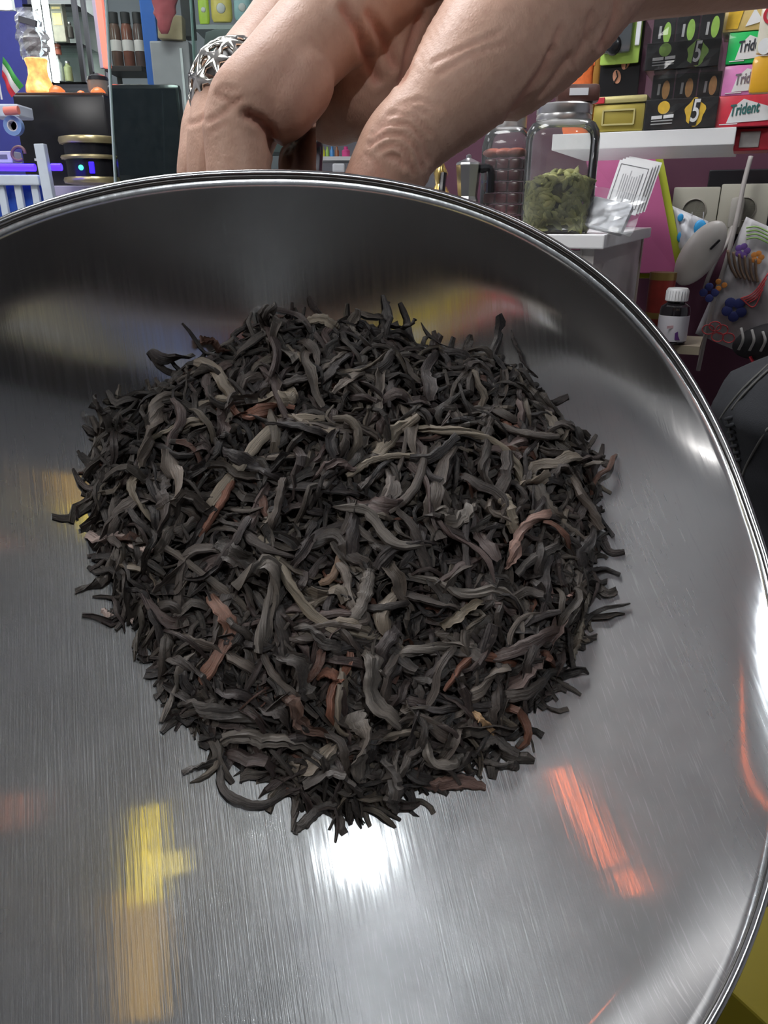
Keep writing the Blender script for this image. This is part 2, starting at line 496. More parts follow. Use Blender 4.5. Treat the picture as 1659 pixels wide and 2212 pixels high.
def leaf_geo(spine, wid, kind, n=12, k=8, seed=None):
    """verts, faces, uv of one dry leaf along a spine (pan-local points); kinds: roll, stem, flake"""
    P = catmull(spine, n); m = len(P)
    T = [(P[min(i + 1, m - 1)] - P[max(i - 1, 0)]).normalized() for i in range(m)]
    N = Vector((0, 0, 1)); tw = random.gauss(0, 3.0) if kind == 'roll' else random.uniform(-0.8, 0.8)
    ph = [random.uniform(0, 6.28) for _ in range(5)]; V, F, UV = [], [], []
    a2, a3, a5 = random.uniform(.12, .42), random.uniform(.10, .30), random.uniform(.05, .16); fl = random.uniform(0.45, 0.8)
    curl = random.uniform(0.5, 1.9); th = min(0.0004, wid * .14); cs = random.choice((-1, 1))
    if kind == 'stem': a2, a3, a5, fl = 0.06, 0.08, 0.04, 0.9
    e0, e1 = (random.uniform(.25, .95), random.uniform(.15, .9)) if kind != 'stem' else (.85, .8)
    l0, l1 = random.uniform(.1, .4), random.uniform(.1, .4)
    wob = 0.30 if kind != 'stem' else 0.10
    for i in range(m):
        t = i / (m - 1)
        N = N - T[i] * N.dot(T[i]); N = N.normalized() if N.length > 1e-5 else T[i].orthogonal().normalized()
        B = T[i].cross(N)
        e = min(1, e0 + (1 - e0) * t / l0, e1 + (1 - e1) * (1 - t) / l1)
        r = wid * e * random.uniform(.84, 1.16)
        cx, cz = wid * wob * math.sin(9 * t + ph[3]) + random.gauss(0, wid * .08), wid * wob * .7 * math.sin(11 * t + ph[4])
        c, s2 = math.cos(tw * t), math.sin(tw * t)
        for q in range(k):
            jt_ = random.uniform(.92, 1.08)
            if kind == 'flake':
                h2 = k // 2; s_ = -1 + 2 * (q if q < h2 else k - 1 - q) / (h2 - 1); sgn = 1 if q < h2 else -1
                a = s_ * curl; rad = r / max(curl, .7)
                x = math.sin(a) * rad * jt_; z = (1 - math.cos(a)) * rad * cs + sgn * th + 0.20 * r * math.sin(3.4 * s_ + ph[0] + 5 * t) + .12 * r * math.sin(13 * t + ph[1] + 2 * s_)
            else:
                a = 2 * PI * q / k
                rad = r * jt_ * (1 + a2 * math.cos(2 * a + ph[0]) + a3 * math.cos(3 * a + ph[1] + 2 * t) + a5 * math.cos(5 * a + ph[2] + 4 * t))
                x = math.cos(a) * rad; z = math.sin(a) * rad * fl
            V.append(P[i] + B * (x * c - z * s2 + cx) + N * (x * s2 + z * c + cz)); UV.append((q / k, t))
    for i in range(m - 1):
        for q in range(k):
            j = (q + 1) % k; F.append((i * k + q, i * k + j, (i + 1) * k + j, (i + 1) * k + q))
    F.append(tuple(range(k))[::-1]); F.append(tuple((m - 1) * k + q for q in range(k)))
    return V, F, UV


def leaf_material():
    k = NT('dry_black_tea'); b = k.b
    at_ = k.n('ShaderNodeAttribute', attribute_name='col'); uv = k.n('ShaderNodeUVMap')
    mp = k.n('ShaderNodeMapping'); mp.inputs['Scale'].default_value = (13, 2.2, 1); k.l(uv.outputs[0], mp.inputs['Vector'])
    oi = k.n('ShaderNodeObjectInfo'); cmb = k.n('ShaderNodeCombineXYZ'); mu = k.n('ShaderNodeMath', operation='MULTIPLY'); mu.inputs[1].default_value = 40
    k.l(oi.outputs['Random'], mu.inputs[0]); k.l(mu.outputs[0], cmb.inputs[0]); k.l(cmb.outputs[0], mp.inputs['Location'])
    st = k.noise(1.0, 5, mp.outputs[0], 0.62); fine = k.noise(900, 3, k.coords())
    c1 = k.mix(st.outputs[0], (0.20, 0.18, 0.17), (2.75, 2.5, 2.3), 'MIX')
    c = k.mix(1.0, at_.outputs['Color'], c1, 'MULTIPLY')
    c = k.mix(k.ramp(fine.outputs[0], [(0.52, (0, 0, 0)), (0.75, (0.25, 0.25, 0.25))]), c, (0.20, 0.17, 0.14))
    k.l(c, b.inputs['Base Color'])
    b.inputs['Roughness'].default_value = 0.46; b.inputs['Specular IOR Level'].default_value = 0.55
    n1 = k.bump(st.outputs[0], 0.75, 0.0009); n2 = k.bump(fine.outputs[0], 0.25, 0.0003, n1)
    k.l(n2, b.inputs['Normal'])
    return k.m


m_tea = leaf_material()


def leaf_mesh(name, parts):
    """parts: list of (V, F, UV, col) joined into one mesh"""
    V, F, C, UV = [], [], [], []
    for v, f, uv, c in parts:
        o = len(V); V += [tuple(x) for x in v]; F += [tuple(i + o for i in q) for q in f]; C += [c] * len(v); UV += uv
    me = bpy.data.meshes.new(name); me.from_pydata(V, [], F)
    a = me.attributes.new('col', 'FLOAT_COLOR', 'POINT')
    a.data.foreach_set('color', np.c_[np.array(C, float), np.ones(len(C))].ravel())
    ul = me.uv_layers.new(name='UVMap'); li = np.zeros(len(me.loops), int); me.loops.foreach_get('vertex_index', li)
    ul.data.foreach_set('uv', np.array(UV)[li].ravel())
    me.polygons.foreach_set('use_smooth', [True] * len(me.polygons)); me.materials.append(m_tea)
    me.set_sharp_from_angle(angle=0.62)
    return me


def rand_col():
    t = random.random()
    base = random.choice([(0.052, 0.045, 0.043), (0.072, 0.062, 0.057), (0.092, 0.080, 0.072), (0.042, 0.036, 0.037), (0.078, 0.058, 0.056)])
    if t > 0.975: base = (0.16, 0.07, 0.045)
    elif t > 0.90: base = (0.19, 0.168, 0.138)
    elif t > 0.78: base = (0.13, 0.115, 0.102)
    s = random.uniform(0.42, 0.90); return tuple(c * s for c in base)


SPOT = 1.0


def rand_spot(front=False):
    while True:
        th = random.uniform(-PI, PI); rho = math.sqrt(random.random()) * SPOT; r = float(RAD(th)) * rho
        return TC[0] + r * math.cos(th), TC[1] + r * math.sin(th)


def rand_leaf(L, wid, kind, off, n, k, tiltmax=0.4):
    u, v = rand_spot(); a = random.uniform(-PI, PI); bend = random.gauss(0, 0.20); m = 6
    x, y = u - TC[0], v - TC[1]; rho = math.hypot(x, y) / float(RAD(math.atan2(y, x)))
    if rho > 0.86: a = math.atan2(y, x) + PI / 2 + random.gauss(0, .8); off = max(off, 0.0)
    if rho > 0.93: tiltmax *= .3
    u -= math.cos(a) * L / 2; v -= math.sin(a) * L / 2; pts = []
    tilt = random.gauss(0, tiltmax) * 0.5; arch = abs(random.gauss(0, 0.13)) * L
    kink = random.randint(1, 4) if random.random() < .35 else -1
    for i in range(m):
        t = i / (m - 1)
        w_ = top(u, v) + off + tilt * (t - 0.5) * L * 0.8 + arch * (1 - (2 * t - 1) ** 2) + random.gauss(0, wid * .25)
        w_ = max(w_, floor_w(u, v) + wid * 0.6)
        pts.append(Vector((u, v, w_)))
        a += bend + random.gauss(0, 0.25) * (kind != 'stem') + (random.choice((-1, 1)) * random.uniform(.5, 1.2) if i == kink else 0)
        u += math.cos(a) * L / (m - 1); v += math.sin(a) * L / (m - 1)
    return leaf_geo(pts, wid, kind, n, k)


# dark core of the heap and the small broken leaf between the big pieces: nobody could count it
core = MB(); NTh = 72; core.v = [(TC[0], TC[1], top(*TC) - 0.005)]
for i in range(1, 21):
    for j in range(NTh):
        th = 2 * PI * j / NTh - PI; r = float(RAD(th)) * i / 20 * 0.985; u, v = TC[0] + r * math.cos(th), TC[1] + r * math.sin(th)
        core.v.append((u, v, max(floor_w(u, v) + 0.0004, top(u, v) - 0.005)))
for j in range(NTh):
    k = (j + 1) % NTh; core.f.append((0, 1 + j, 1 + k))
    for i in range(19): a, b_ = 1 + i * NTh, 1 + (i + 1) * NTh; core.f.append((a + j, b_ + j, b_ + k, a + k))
parts = [([Vector(q) for q in core.v], core.f, [(q[0] * 40, q[1] * 40) for q in core.v], (0.018, 0.016, 0.015))]  # core coloured near black to deepen the shade in the gaps
for i in range(3600):
    kd = random.choices(('roll', 'flake', 'stem'), (0.55, 0.33, 0.12))[0]
    L = random.uniform(0.006, 0.018); wd = random.uniform(0.0006, 0.0013) * (1.6 if kd == 'flake' else 0.6 if kd == 'stem' else 1)
    v, f, uv = rand_leaf(L, wd, kd, random.uniform(-0.0045, 0.0010), 8, 8)
    parts.append((v, f, uv, tuple(q * .55 for q in rand_col())))  # crumble darkened, shade between the big leaves put into its colour
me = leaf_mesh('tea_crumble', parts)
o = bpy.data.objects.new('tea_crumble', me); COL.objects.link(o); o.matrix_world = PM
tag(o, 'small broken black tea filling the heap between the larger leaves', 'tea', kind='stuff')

cD, cG, cO = (0.050, 0.046, 0.044), (0.105, 0.098, 0.090), (0.18, 0.162, 0.13)
cR, cP, cS, cT, cB = (0.17, 0.075, 0.048), (0.085, 0.062, 0.060), (0.42, 0.35, 0.335), (0.34, 0.23, 0.13), (0.12, 0.085, 0.075)
TEA = 'large black tea leaves heaped in the steel pan'
TRACE = [  # spine pixels, half width px, kind, colour, lift mm, own label
    ([(522, 998), (500, 1042), (470, 1100), (432, 1160)], 9, 'stem', cR, 3, 'straight reddish brown tea stalk slanting across the left of the heap'),
    ([(700, 900), (630, 908), (565, 950), (505, 1020), (440, 1105)], 12, 'roll', cO, 3, 'long olive grey tea stem arching beside the reddish stalk'),
    ([(217, 1325), (250, 1329), (290, 1336)], 20, 'flake', cS, 1, 'pale silvery flat tea flake at the left foot of the heap'),
    ([(192, 1152), (235, 1168), (290, 1170), (335, 1190)], 14, 'roll', cS, 2, 'pale grey curled tea leaf at the left edge of the heap'),
    ([(575, 745), (572, 705), (578, 670), (594, 662)], 12, 'roll', cD, 5, 'black hooked tea leaf standing upright at the top of the heap'),
    ([(866, 998), (845, 1045), (826, 1125)], 20, 'flake', (0.15, 0.14, 0.135), 3, 'light grey flattened tea leaf pointing down in the middle of the heap'),
    ([(1078, 1068), (1100, 1100), (1112, 1150)], 14, 'stem', cO, 4, 'thick pale bent tea stem right of the middle of the heap'),
    ([(1190, 1105), (1140, 1130), (1112, 1185), (1093, 1230)], 14, 'roll', (0.22, 0.145, 0.125), 4, 'pinkish grey split tea stalk on the right of the heap'),
    ([(1240, 1150), (1180, 1190), (1115, 1240)], 13, 'flake', cD, 5, None),
    ([(860, 1238), (940, 1255), (1000, 1290), (1070, 1275), (1110, 1292), (1140, 1340)], 11, 'roll', cG, 3, 'long snaking grey tea leaf across the right middle of the heap'),
    ([(560, 1160), (600, 1200), (620, 1260), (660, 1310), (720, 1350), (825, 1382)], 15, 'roll', cO, 4, 'long ribbed olive tea leaf running down through the middle'),
    ([(510, 1268), (545, 1228), (580, 1213), (590, 1260), (578, 1330), (562, 1410)], 17, 'roll', cG, 5, 'tall arched grey tea leaf left of the middle of the heap'),
    ([(795, 1232), (788, 1290), (755, 1345)], 16, 'stem', cG, 4, None),
    ([(722, 1160), (735, 1200), (718, 1245), (690, 1262)], 9, 'stem', (0.16, 0.11, 0.075), 3, 'thin brown bent tea stem near the middle of the heap'),
    ([(455, 1285), (482, 1330), (495, 1372), (468, 1430), (430, 1472)], 13, 'roll', (0.15, 0.08, 0.058), 4, 'rust brown twisted tea leaf in the lower left of the heap'),
    ([(608, 1495), (645, 1550), (705, 1605)], 27, 'flake', (0.115, 0.075, 0.062), 4, 'broad crumpled brown tea leaf in the lower middle of the heap'),
    ([(688, 1455), (715, 1460), (745, 1468)], 16, 'flake', cR, 4, 'small reddish tea scrap above the broad brown leaf'),
    ([(790, 1400), (802, 1450), (812, 1520), (862, 1572)], 18, 'roll', cG, 5, None),
    ([(768, 1540), (786, 1600), (780, 1690)], 20, 'roll', cG, 6, None),
    ([(1200, 1325), (1188, 1400), (1140, 1450), (1085, 1510)], 27, 'flake', (0.11, 0.085, 0.082), 3, 'broad flat purplish tea leaf at the lower right of the heap'),
    ([(1178, 1275), (1220, 1290), (1262, 1272)], 18, 'flake', (0.19, 0.12, 0.105), 3, 'open reddish tea flake at the right edge of the heap'),
    ([(1256, 1310), (1250, 1370), (1235, 1422)], 10, 'stem', cO, 2, None),
    ([(1012, 1535), (1045, 1553), (1072, 1592)], 9, 'flake', cT, 5, 'tan edged tea shred in the lower right of the heap'),
    ([(885, 1697), (960, 1690), (1050, 1700)], 17, 'flake', (0.11, 0.068, 0.058), 3, 'flat brown rolled tea leaf at the very bottom right of the heap'),
    ([(475, 1655), (480, 1700), (520, 1730), (570, 1738), (615, 1712)], 9, 'stem', cD, 3, 'thin looping black tea stem below the heap on the left'),
    ([(395, 1670), (420, 1655), (460, 1650), (500, 1645)], 8, 'roll', cD, 2, 'thin dark tea twig lying on bare steel at lower left'),
    ([(1142, 1560), (1137, 1590), (1118, 1612)], 6, 'stem', cD, 2, 'fine curved black tea thread off the lower right edge'),
    ([(1035, 1612), (1075, 1600), (1118, 1632)], 10, 'roll', cD, 4, None),
    ([(1035, 1640), (1090, 1652), (1122, 1655)], 9, 'roll', cD, 3, None),
    ([(640, 1802), (652, 1775), (690, 1750), (730, 1730)], 12, 'roll', cD, 2, None),
    ([(480, 1602), (540, 1588), (610, 1602), (705, 1632)], 18, 'roll', cG, 4, None),
    ([(390, 1520), (450, 1530), (520, 1552), (595, 1582)], 18, 'roll', cD, 4, None),
    ([(655, 1690), (715, 1668), (758, 1690), (768, 1735)], 18, 'roll', cD, 5, None),
    ([(838, 1630), (850, 1700), (856, 1758)], 19, 'roll', cD, 5, None),
    ([(1005, 1610), (985, 1645), (930, 1640), (908, 1580)], 16, 'roll', cG, 4, None),
    ([(750, 1030), (810, 992), (895, 983)], 9, 'stem', cO, 4, None),
    ([(805, 990), (850, 940), (880, 915), (900, 893)], 12, 'roll', cO, 3, None),
    ([(888, 925), (960, 930), (1045, 942), (1100, 990), (1125, 1045)], 12, 'roll', cO, 4, None),
    ([(772, 668), (760, 705), (768, 745)], 13, 'flake', cG, 5, None),
    ([(1120, 1000), (1180, 1090), (1232, 1135)], 12, 'roll', cG, 3, None),
    ([(938, 1100), (980, 1118), (1040, 1098)], 20, 'roll', cG, 5, None),
    ([(468, 1178), (505, 1195), (552, 1232)], 22, 'flake', cD, 3, None),
    ([(428, 732), (460, 748), (495, 765)], 13, 'flake', (0.1, 0.05, 0.035), 4, None),
    ([(200, 858), (215, 890), (240, 935)], 13, 'flake', cD, 3, None),
    ([(335, 1135), (300, 1085), (284, 1042), (300, 1000)], 10, 'roll', cO, 3, None),
    ([(1300, 1000), (1262, 1008), (1232, 1042)], 10, 'roll', cG, 2, None),
    ([(1030, 1400), (960, 1392), (880, 1412), (860, 1432)], 14, 'roll', cG, 4, None),
    ([(600, 1398), (640, 1440), (668, 1510)], 26, 'flake', cD, 5, None),
    ([(830, 1260), (760, 1230), (700, 1150)], 11, 'roll', cG, 2, None),
    ([(560, 870), (600, 860), (640, 850)], 15, 'roll', cO, 4, None),
    ([(430, 870), (480, 860), (520, 858)], 12, 'flake', cO, 4, None),
    ([(650, 700), (700, 690), (730, 710)], 9, 'roll', cO, 4, None),
    ([(310, 960), (380, 920), (450, 910)], 11, 'roll', cO, 3, None),
    ([(640, 780), (590, 745), (560, 740)], 12, 'roll', cG, 4, None),
    ([(860, 720), (890, 700), (900, 690)], 9, 'flake', cD, 4, None),
    ([(930, 1180), (850, 1170), (790, 1110), (720, 1090)], 12, 'roll', cG, 4, None),
    ([(1010, 1440), (930, 1460), (890, 1480)], 16, 'flake', cD, 4, None),
    ([(960, 1360), (1000, 1320), (1060, 1300)], 15, 'flake', cO, 3, None),
    ([(350, 1560), (380, 1480), (400, 1430), (440, 1400)], 11, 'roll', cG, 3, None),
    ([(740, 1420), (700, 1380), (640, 1350)], 17, 'roll', cD, 4, None),
]


def leaf_label(c, kd, p):
    d_ = p - CAM; z_ = d_.dot(AX_F); x_ = 829.5 + FPX * d_.x / z_; y_ = 1106 - FPX * d_.dot(AX_U) / z_
    hue = 'reddish brown' if c[0] > 1.7 * c[2] else 'pale olive grey' if c[0] > .14 else 'mid grey' if c[0] > .095 else 'dark grey' if c[0] > .06 else 'near black'
    what = {'roll': 'twisted tea leaf', 'flake': 'flat curled tea leaf', 'stem': 'thin tea stem'}[kd]
    row = ['at the top', 'high up', 'midway', 'low down', 'at the foot'][int(min(4, max(0, (y_ - 690) / 215)))]
    side = ['far left', 'left of centre', 'centre', 'right of centre', 'far right'][int(min(4, max(0, (x_ - 180) / 226)))]
    return f'{hue} {what} {row} on the heap, {side}'


nleaf = 0
for sp, hw, kd, c, lift, lab in TRACE:
    pts = []
    for i, q in enumerate(sp):
        p = heap_hit(*q); t = i / (len(sp) - 1)
        pts.append(p + (PMI.to_3x3() @ -ray(*q).normalized()) * (lift * 0.001 * (0.55 + 0.9 * t * (1 - t) * 2)))
    ds = [((PM @ p) - CAM).dot(AX_F) for p in pts]; med = sorted(ds)[len(ds) // 2] if lift < 5 else min(ds)
    pts = [p if abs(dd - med) < 0.009 + 0.004 * abs(i - len(pts) // 2) else PMI @ atD(*sp[i], med) for i, (p, dd) in enumerate(zip(pts, ds))]
    dist = sum(((PM @ p) - CAM).dot(AX_F) for p in pts) / len(pts)
    wd = hw / FPX * dist
    v, f, uv = leaf_geo(pts, wd * (1.0 if kd != 'stem' else 0.95), kd, 22, 14)
    c0 = sum(v, Vector()) / len(v)
    o = bpy.data.objects.new('tea_leaf', leaf_mesh('tea_leaf', [([x - c0 for x in v], f, uv, tuple(q * .82 for q in c))])); COL.objects.link(o)
    o.matrix_world = PM @ Matrix.Translation(c0)
    tag(o, lab or leaf_label(c, kd, PM @ c0), 'tea leaf', TEA); nleaf += 1
while nleaf < 298:
    SPOT = 0.93
    kd = random.choices(('roll', 'flake', 'stem'), (0.56, 0.32, 0.12))[0]
    L = random.uniform(0.014, 0.034); wd = random.uniform(0.0011, 0.0023) * (1.3 if kd == 'flake' else 0.6 if kd == 'stem' else 1)
    v, f, uv = rand_leaf(L, wd, kd, random.uniform(-0.0010, 0.0016), 18, 12, 0.5)
    if any(math.hypot(q.x - TC[0], q.y - TC[1]) > 1.04 * float(RAD(math.atan2(q.y - TC[1], q.x - TC[0]))) or q.z > top(q.x, q.y) + .0062 for q in v[::7]): continue
    c0 = sum(v, Vector()) / len(v)
    c = rand_col(); o = bpy.data.objects.new('tea_leaf', leaf_mesh('tea_leaf', [([x - c0 for x in v], f, uv, c)])); COL.objects.link(o)
    o.matrix_world = PM @ Matrix.Translation(c0)
    tag(o, leaf_label(c, kd, PM @ c0), 'tea leaf', TEA); nleaf += 1

# ------------------------------------------------------------------ the lamp, the neon and the goods hanging overhead (seen mirrored in the pan)
t = thing('ceiling_spotlight', 'small round ceiling spotlight mirrored as the glare on the pan', 'lamp', (lc.x, lc.y, CEIL))
MB().lathe([(0.045, 0), (0.045, -0.012), (0.024, -0.018), (0.0205, -0.012)], 40).build('housing', m_alu, t, smooth=True)
m_lamp = M('round_lamp_glow', (1, 1, 1), 0.5, emit=220.0, ecol=(0.86, 0.94, 1.0), var=0)
MB().lathe([(0.019, -0.008), (0.019, -0.015), (0.012, -0.018), (0.0001, -0.019)], 40).build('diffuser', m_lamp, t, smooth=True)
sl_ = area('spotlight_beam', (0, 0, -0.021), (0, 0, -1), 0.038, 2.6, (0.86, 0.94, 1.0)); sl_.parent = t
# ------------------------------------------------------------------ the hand


def skin_material():
    k = NT('skin'); b = k.b
    big = k.noise(45, 4, k.coords()); mid = k.noise(260, 4, k.coords())
    c = k.mix(big.outputs[0], (0.54, 0.325, 0.235), (0.72, 0.45, 0.335))
    c = k.mix(k.ramp(mid.outputs[0], [(0.45, (0, 0, 0)), (0.8, (0.5, 0.5, 0.5))]), c, (0.50, 0.27, 0.19))
    at_ = k.n('ShaderNodeAttribute', attribute_name='flush')
    c = k.mix(at_.outputs['Fac'], c, (0.62, 0.28, 0.21))
    k.l(c, b.inputs['Base Color'])
    b.inputs['Roughness'].default_value = 0.52; b.inputs['Specular IOR Level'].default_value = 0.35
    vo = k.n('ShaderNodeTexVoronoi', feature='DISTANCE_TO_EDGE'); vo.inputs['Scale'].default_value = 850
    k.l(k.coords('Object', (1, 1, 0.55)), vo.inputs['Vector'])
    n1 = k.bump(vo.outputs[0], 0.22, 0.0006); n2 = k.bump(mid.outputs[0], 0.2, 0.0012, n1); k.l(n2, b.inputs['Normal'])
    return k.m


m_skin = skin_material()
hand_b = MB()


def limb(pts, n=22, flat=1.0, steps=10, up=None):
    """pts: (px, py, depth, radius px): a tapered, round-ended limb"""
    P = [atD(a, b_, D) for a, b_, D, r in pts]; Rr = [r * D / FPX for a, b_, D, r in pts]
    m = (len(pts) - 1) * steps + 1
    Q = catmull(P, m); rad = [float(np.interp(i / (m - 1) * (len(pts) - 1), range(len(pts)), Rr)) for i in range(m)]
    # smooth the radius profile
    for _ in range(4): rad = [rad[0]] + [(rad[i - 1] + 2 * rad[i] + rad[i + 1]) / 4 for i in range(1, m - 1)] + [rad[-1]]
    t0 = (Q[0] - Q[1]).normalized(); t1 = (Q[-1] - Q[-2]).normalized()
    pre = [(Q[0] + t0 * rad[0] * math.sin(a), rad[0] * math.cos(a)) for a in (1.45, 1.1, 0.75, 0.4)]
    post = [(Q[-1] + t1 * rad[-1] * math.sin(a), rad[-1] * math.cos(a)) for a in (0.4, 0.75, 1.1, 1.45)]
    path = [p for p, r in pre] + Q + [p for p, r in post]; rr = [r for p, r in pre] + rad + [r for p, r in post]
    hand_b.tube(path, rr, n, flat=flat, up=up)


# index finger: fleshy first segment, bent middle segment going down behind the rim, tip round the handle
limb([(900, -150, .292, 120), (790, -30, .280, 112), (690, 70, .268, 98), (600, 165, .258, 92), (540, 215, .254, 84)])
limb([(640, 175, .259, 84), (606, 222, .257, 80)])
limb([(530, 222, .256, 80), (512, 275, .256, 72), (514, 330, .257, 71), (520, 400, .258, 69), (540, 470, .260, 64), (590, 520, .268, 56)])
# middle finger behind it
limb([(850, -160, .318, 118), (700, 0, .312, 100), (560, 140, .300, 84), (490, 225, .284, 78)])
limb([(492, 240, .282, 78), (478, 290, .278, 70), (474, 340, .278, 70), (478, 420, .280, 66), (520, 490, .284, 56)])
# ring and little finger, mostly hidden
limb([(800, -150, .345, 100), (650, 20, .338, 86), (520, 190, .318, 72), (470, 260, .308, 70), (452, 330, .300, 64), (446, 400, .300, 60), (480, 470, .302, 50)])
limb([(790, -130, .368, 90), (690, 60, .360, 70), (590, 200, .345, 60), (540, 300, .332, 56), (520, 400, .328, 50)])
# palm: the web between index and thumb and the heel of the hand
limb([(900, -140, .315, 150), (840, 0, .305, 120), (800, 120, .300, 105), (770, 205, .300, 92)])
limb([(700, 80, .300, 90), (730, 180, .303, 92), (725, 215, .304, 92)])
limb([(1000, -150, .335, 190), (900, 40, .330, 140), (820, 190, .325, 110)])
limb([(1200, -170, .345, 170), (1050, -90, .330, 190), (900, -100, .322, 170)])
# thumb: base, joint, last segment pressed on the rim
limb([(1230, -90, .300, 165), (1140, 20, .284, 158), (1060, 105, .270, 138), (985, 195, .262, 112), (920, 262, .259, 92), (868, 312, .258, 87), (838, 372, .259, 86), (800, 440, .262, 76), (770, 490, .266, 58)])
limb([(1270, -60, .305, 140), (1180, 70, .290, 118), (1105, 150, .277, 100)])
# wrist and forearm going out to the right
limb([(1100, -120, .320, 190), (1230, -95, .330, 165), (1380, -120, .345, 140), (1650, -150, .375, 142), (2000, -200, .42, 158), (2450, -260, .50, 170)])
hm = bpy.data.meshes.new('hand_raw'); hm.from_pydata([tuple(q) for q in hand_b.v], [], hand_b.f)
bm = bmesh.new(); bm.from_mesh(hm); bmesh.ops.recalc_face_normals(bm, faces=bm.faces); bm.to_mesh(hm); bm.free()
ho = bpy.data.objects.new('hand_raw', hm); COL.objects.link(ho)
md = ho.modifiers.new('r', 'REMESH'); md.mode = 'VOXEL'; md.voxel_size = 0.0013
md = ho.modifiers.new('s', 'SMOOTH'); md.factor = 0.5; md.iterations = 7
dg = bpy.context.evaluated_depsgraph_get()
me = bpy.data.meshes.new_from_object(ho.evaluated_get(dg)); bpy.data.objects.remove(ho)
nv = len(me.vertices); V = np.zeros(nv * 3); me.vertices.foreach_get('co', V); V = V.reshape(-1, 3)
Nn = np.zeros(nv * 3); me.vertices.foreach_get('normal', Nn); Nn = Nn.reshape(-1, 3)
d = V - np.array(CAM); zz = d @ np.array(AX_F); X = 829.5 + FPX * (d @ np.array(AX_R)) / zz; Yp = 1106 - FPX * (d @ np.array(AX_U)) / zz
face = -(Nn * d).sum(1) / np.linalg.norm(d, axis=1)


def seg_d(poly):
    best = np.full(nv, 1e9)
    for (a, b_), (c, e) in zip(poly[:-1], poly[1:]):
        L2 = (c - a) ** 2 + (e - b_) ** 2; t_ = np.clip(((X - a) * (c - a) + (Yp - b_) * (e - b_)) / L2, 0, 1)
        best = np.minimum(best, np.hypot(X - a - t_ * (c - a), Yp - b_ - t_ * (e - b_)))
    return best


CREASE = [  # pixels of a fold of the skin as the hand shows it, half width px, depth px, near/far depth limits
    ([(535, 248), (562, 262), (583, 285), (592, 322)], 9, 11, (.2, .275)),
    ([(470, 205), (500, 220), (520, 214)], 5, 3.5, (.2, .275)), ([(478, 190), (512, 196)], 5, 3, (.2, .275)), ([(452, 262), (478, 248), (505, 226)], 6, 3.5, (.2, .275)),
    ([(455, 285), (485, 268)], 5, 2.5, (.2, .275)),
    ([(410, 268), (432, 262), (445, 250)], 5, 3, (.25, .30)),
    ([(742, 20), (772, 70), (790, 120), (812, 172)], 9, 9, (.2, .34)), ([(795, 30), (830, 90), (850, 140)], 9, 7, (.2, .34)),
    ([(905, 40), (880, 120), (868, 180)], 9, 7, (.25, .36)),
    ([(806, 292), (840, 268), (880, 268), (912, 300), (922, 345)], 5, 4.5, (.2, .278)), ([(800, 312), (835, 290), (872, 292), (900, 322), (912, 362)], 5, 5, (.2, .278)),
    ([(822, 322), (850, 312), (878, 330), (892, 372)], 5, 5, (.2, .278)), ([(840, 338), (860, 340), (872, 358)], 6, 5, (.2, .278)),
    ([(790, 335), (812, 352), (826, 385)], 4, 3, (.2, .278)), ([(812, 275), (850, 248), (895, 252), (930, 290)], 5, 3, (.2, .278)),
    ([(835, 248), (880, 232), (925, 248)], 5, 2.2, (.2, .27)), ([(860, 228), (905, 215), (950, 236)], 5, 2, (.2, .27)),
    ([(1190, 110), (1172, 150), (1140, 195), (1098, 252)], 7, 6, (.2, .4)), ([(1230, 120), (1200, 165), (1165, 205)], 6, 4, (.2, .4)),
    ([(1210, 60), (1190, 110)], 6, 4, (.2, .4)), ([(1335, -20), (1328, 40), (1300, 100)], 7, 6, (.2, .42)), ([(1275, 30), (1262, 90), (1235, 140)], 6, 3, (.2, .4)),
    ([(935, 135), (1000, 105), (1080, 70)], 5, 2.2, (.2, .32)), ([(950, 160), (1010, 122), (1090, 95)], 5, 2, (.2, .32)),
]
disp = np.zeros(nv); flush = np.zeros(nv)
for poly, hw, dep, (n0, n1) in CREASE:
    q = seg_d(poly); ok = (zz > n0) & (zz < n1) & (face > -0.1)
    g = np.exp(-(q / hw) ** 2) - 0.42 * np.exp(-((q - 2.3 * hw) / (1.2 * hw)) ** 2)
    disp -= np.where(ok, g * dep * zz / FPX, 0); flush = np.maximum(flush, np.where(ok, np.exp(-(q / (hw * 1.3)) ** 2) * min(1, dep / 8), 0))
# fine parallel wrinkles on the finger back and the thumb base
ok = (zz < .275) & (X < 640) & (Yp > 285) & (X > 440)
disp += np.where(ok, 0.00013 * np.sin(Yp / 9.5 * 2 * PI + (X - 520) * 0.05) * np.exp(-((X - 535) / 45) ** 2), 0)
ok = (zz < .33) & (X > 900)
disp += np.where(ok, 0.00012 * np.sin((X * 0.8 - Yp * 0.35) / 15 * 2 * PI + 2 * np.sin(Yp / 60)) * np.clip((Yp + 40) / 120, 0, 1), 0)
V2 = V + Nn * disp[:, None]; me.vertices.foreach_set('co', V2.ravel())
a = me.attributes.new('flush', 'FLOAT', 'POINT')
fl = flush * 0.7 + 0.45 * np.exp(-(((X - 790) / 70) ** 2 + ((Yp - 385) / 45) ** 2)) + 0.25 * np.exp(-(((X - 640) / 90) ** 2 + ((Yp - 210) / 110) ** 2))
a.data.foreach_set('value', np.clip(fl, 0, 1))
me.polygons.foreach_set('use_smooth', [True] * len(me.polygons)); me.materials.clear(); me.materials.append(m_skin); me.update()
hand = bpy.data.objects.new('person', me); COL.objects.link(hand)
tag(hand, 'bare hand and forearm reaching in from the upper right, gripping the pan handle', 'person')
m_sleeve = M('black_knit', (0.02, 0.02, 0.024), 0.85, vscale=300, bump=0.4)
mb = MB(); P = [atD(2150, -222, .445), atD(2300, -240, .47), atD(2700, -300, .55), atD(3200, -380, .66)]
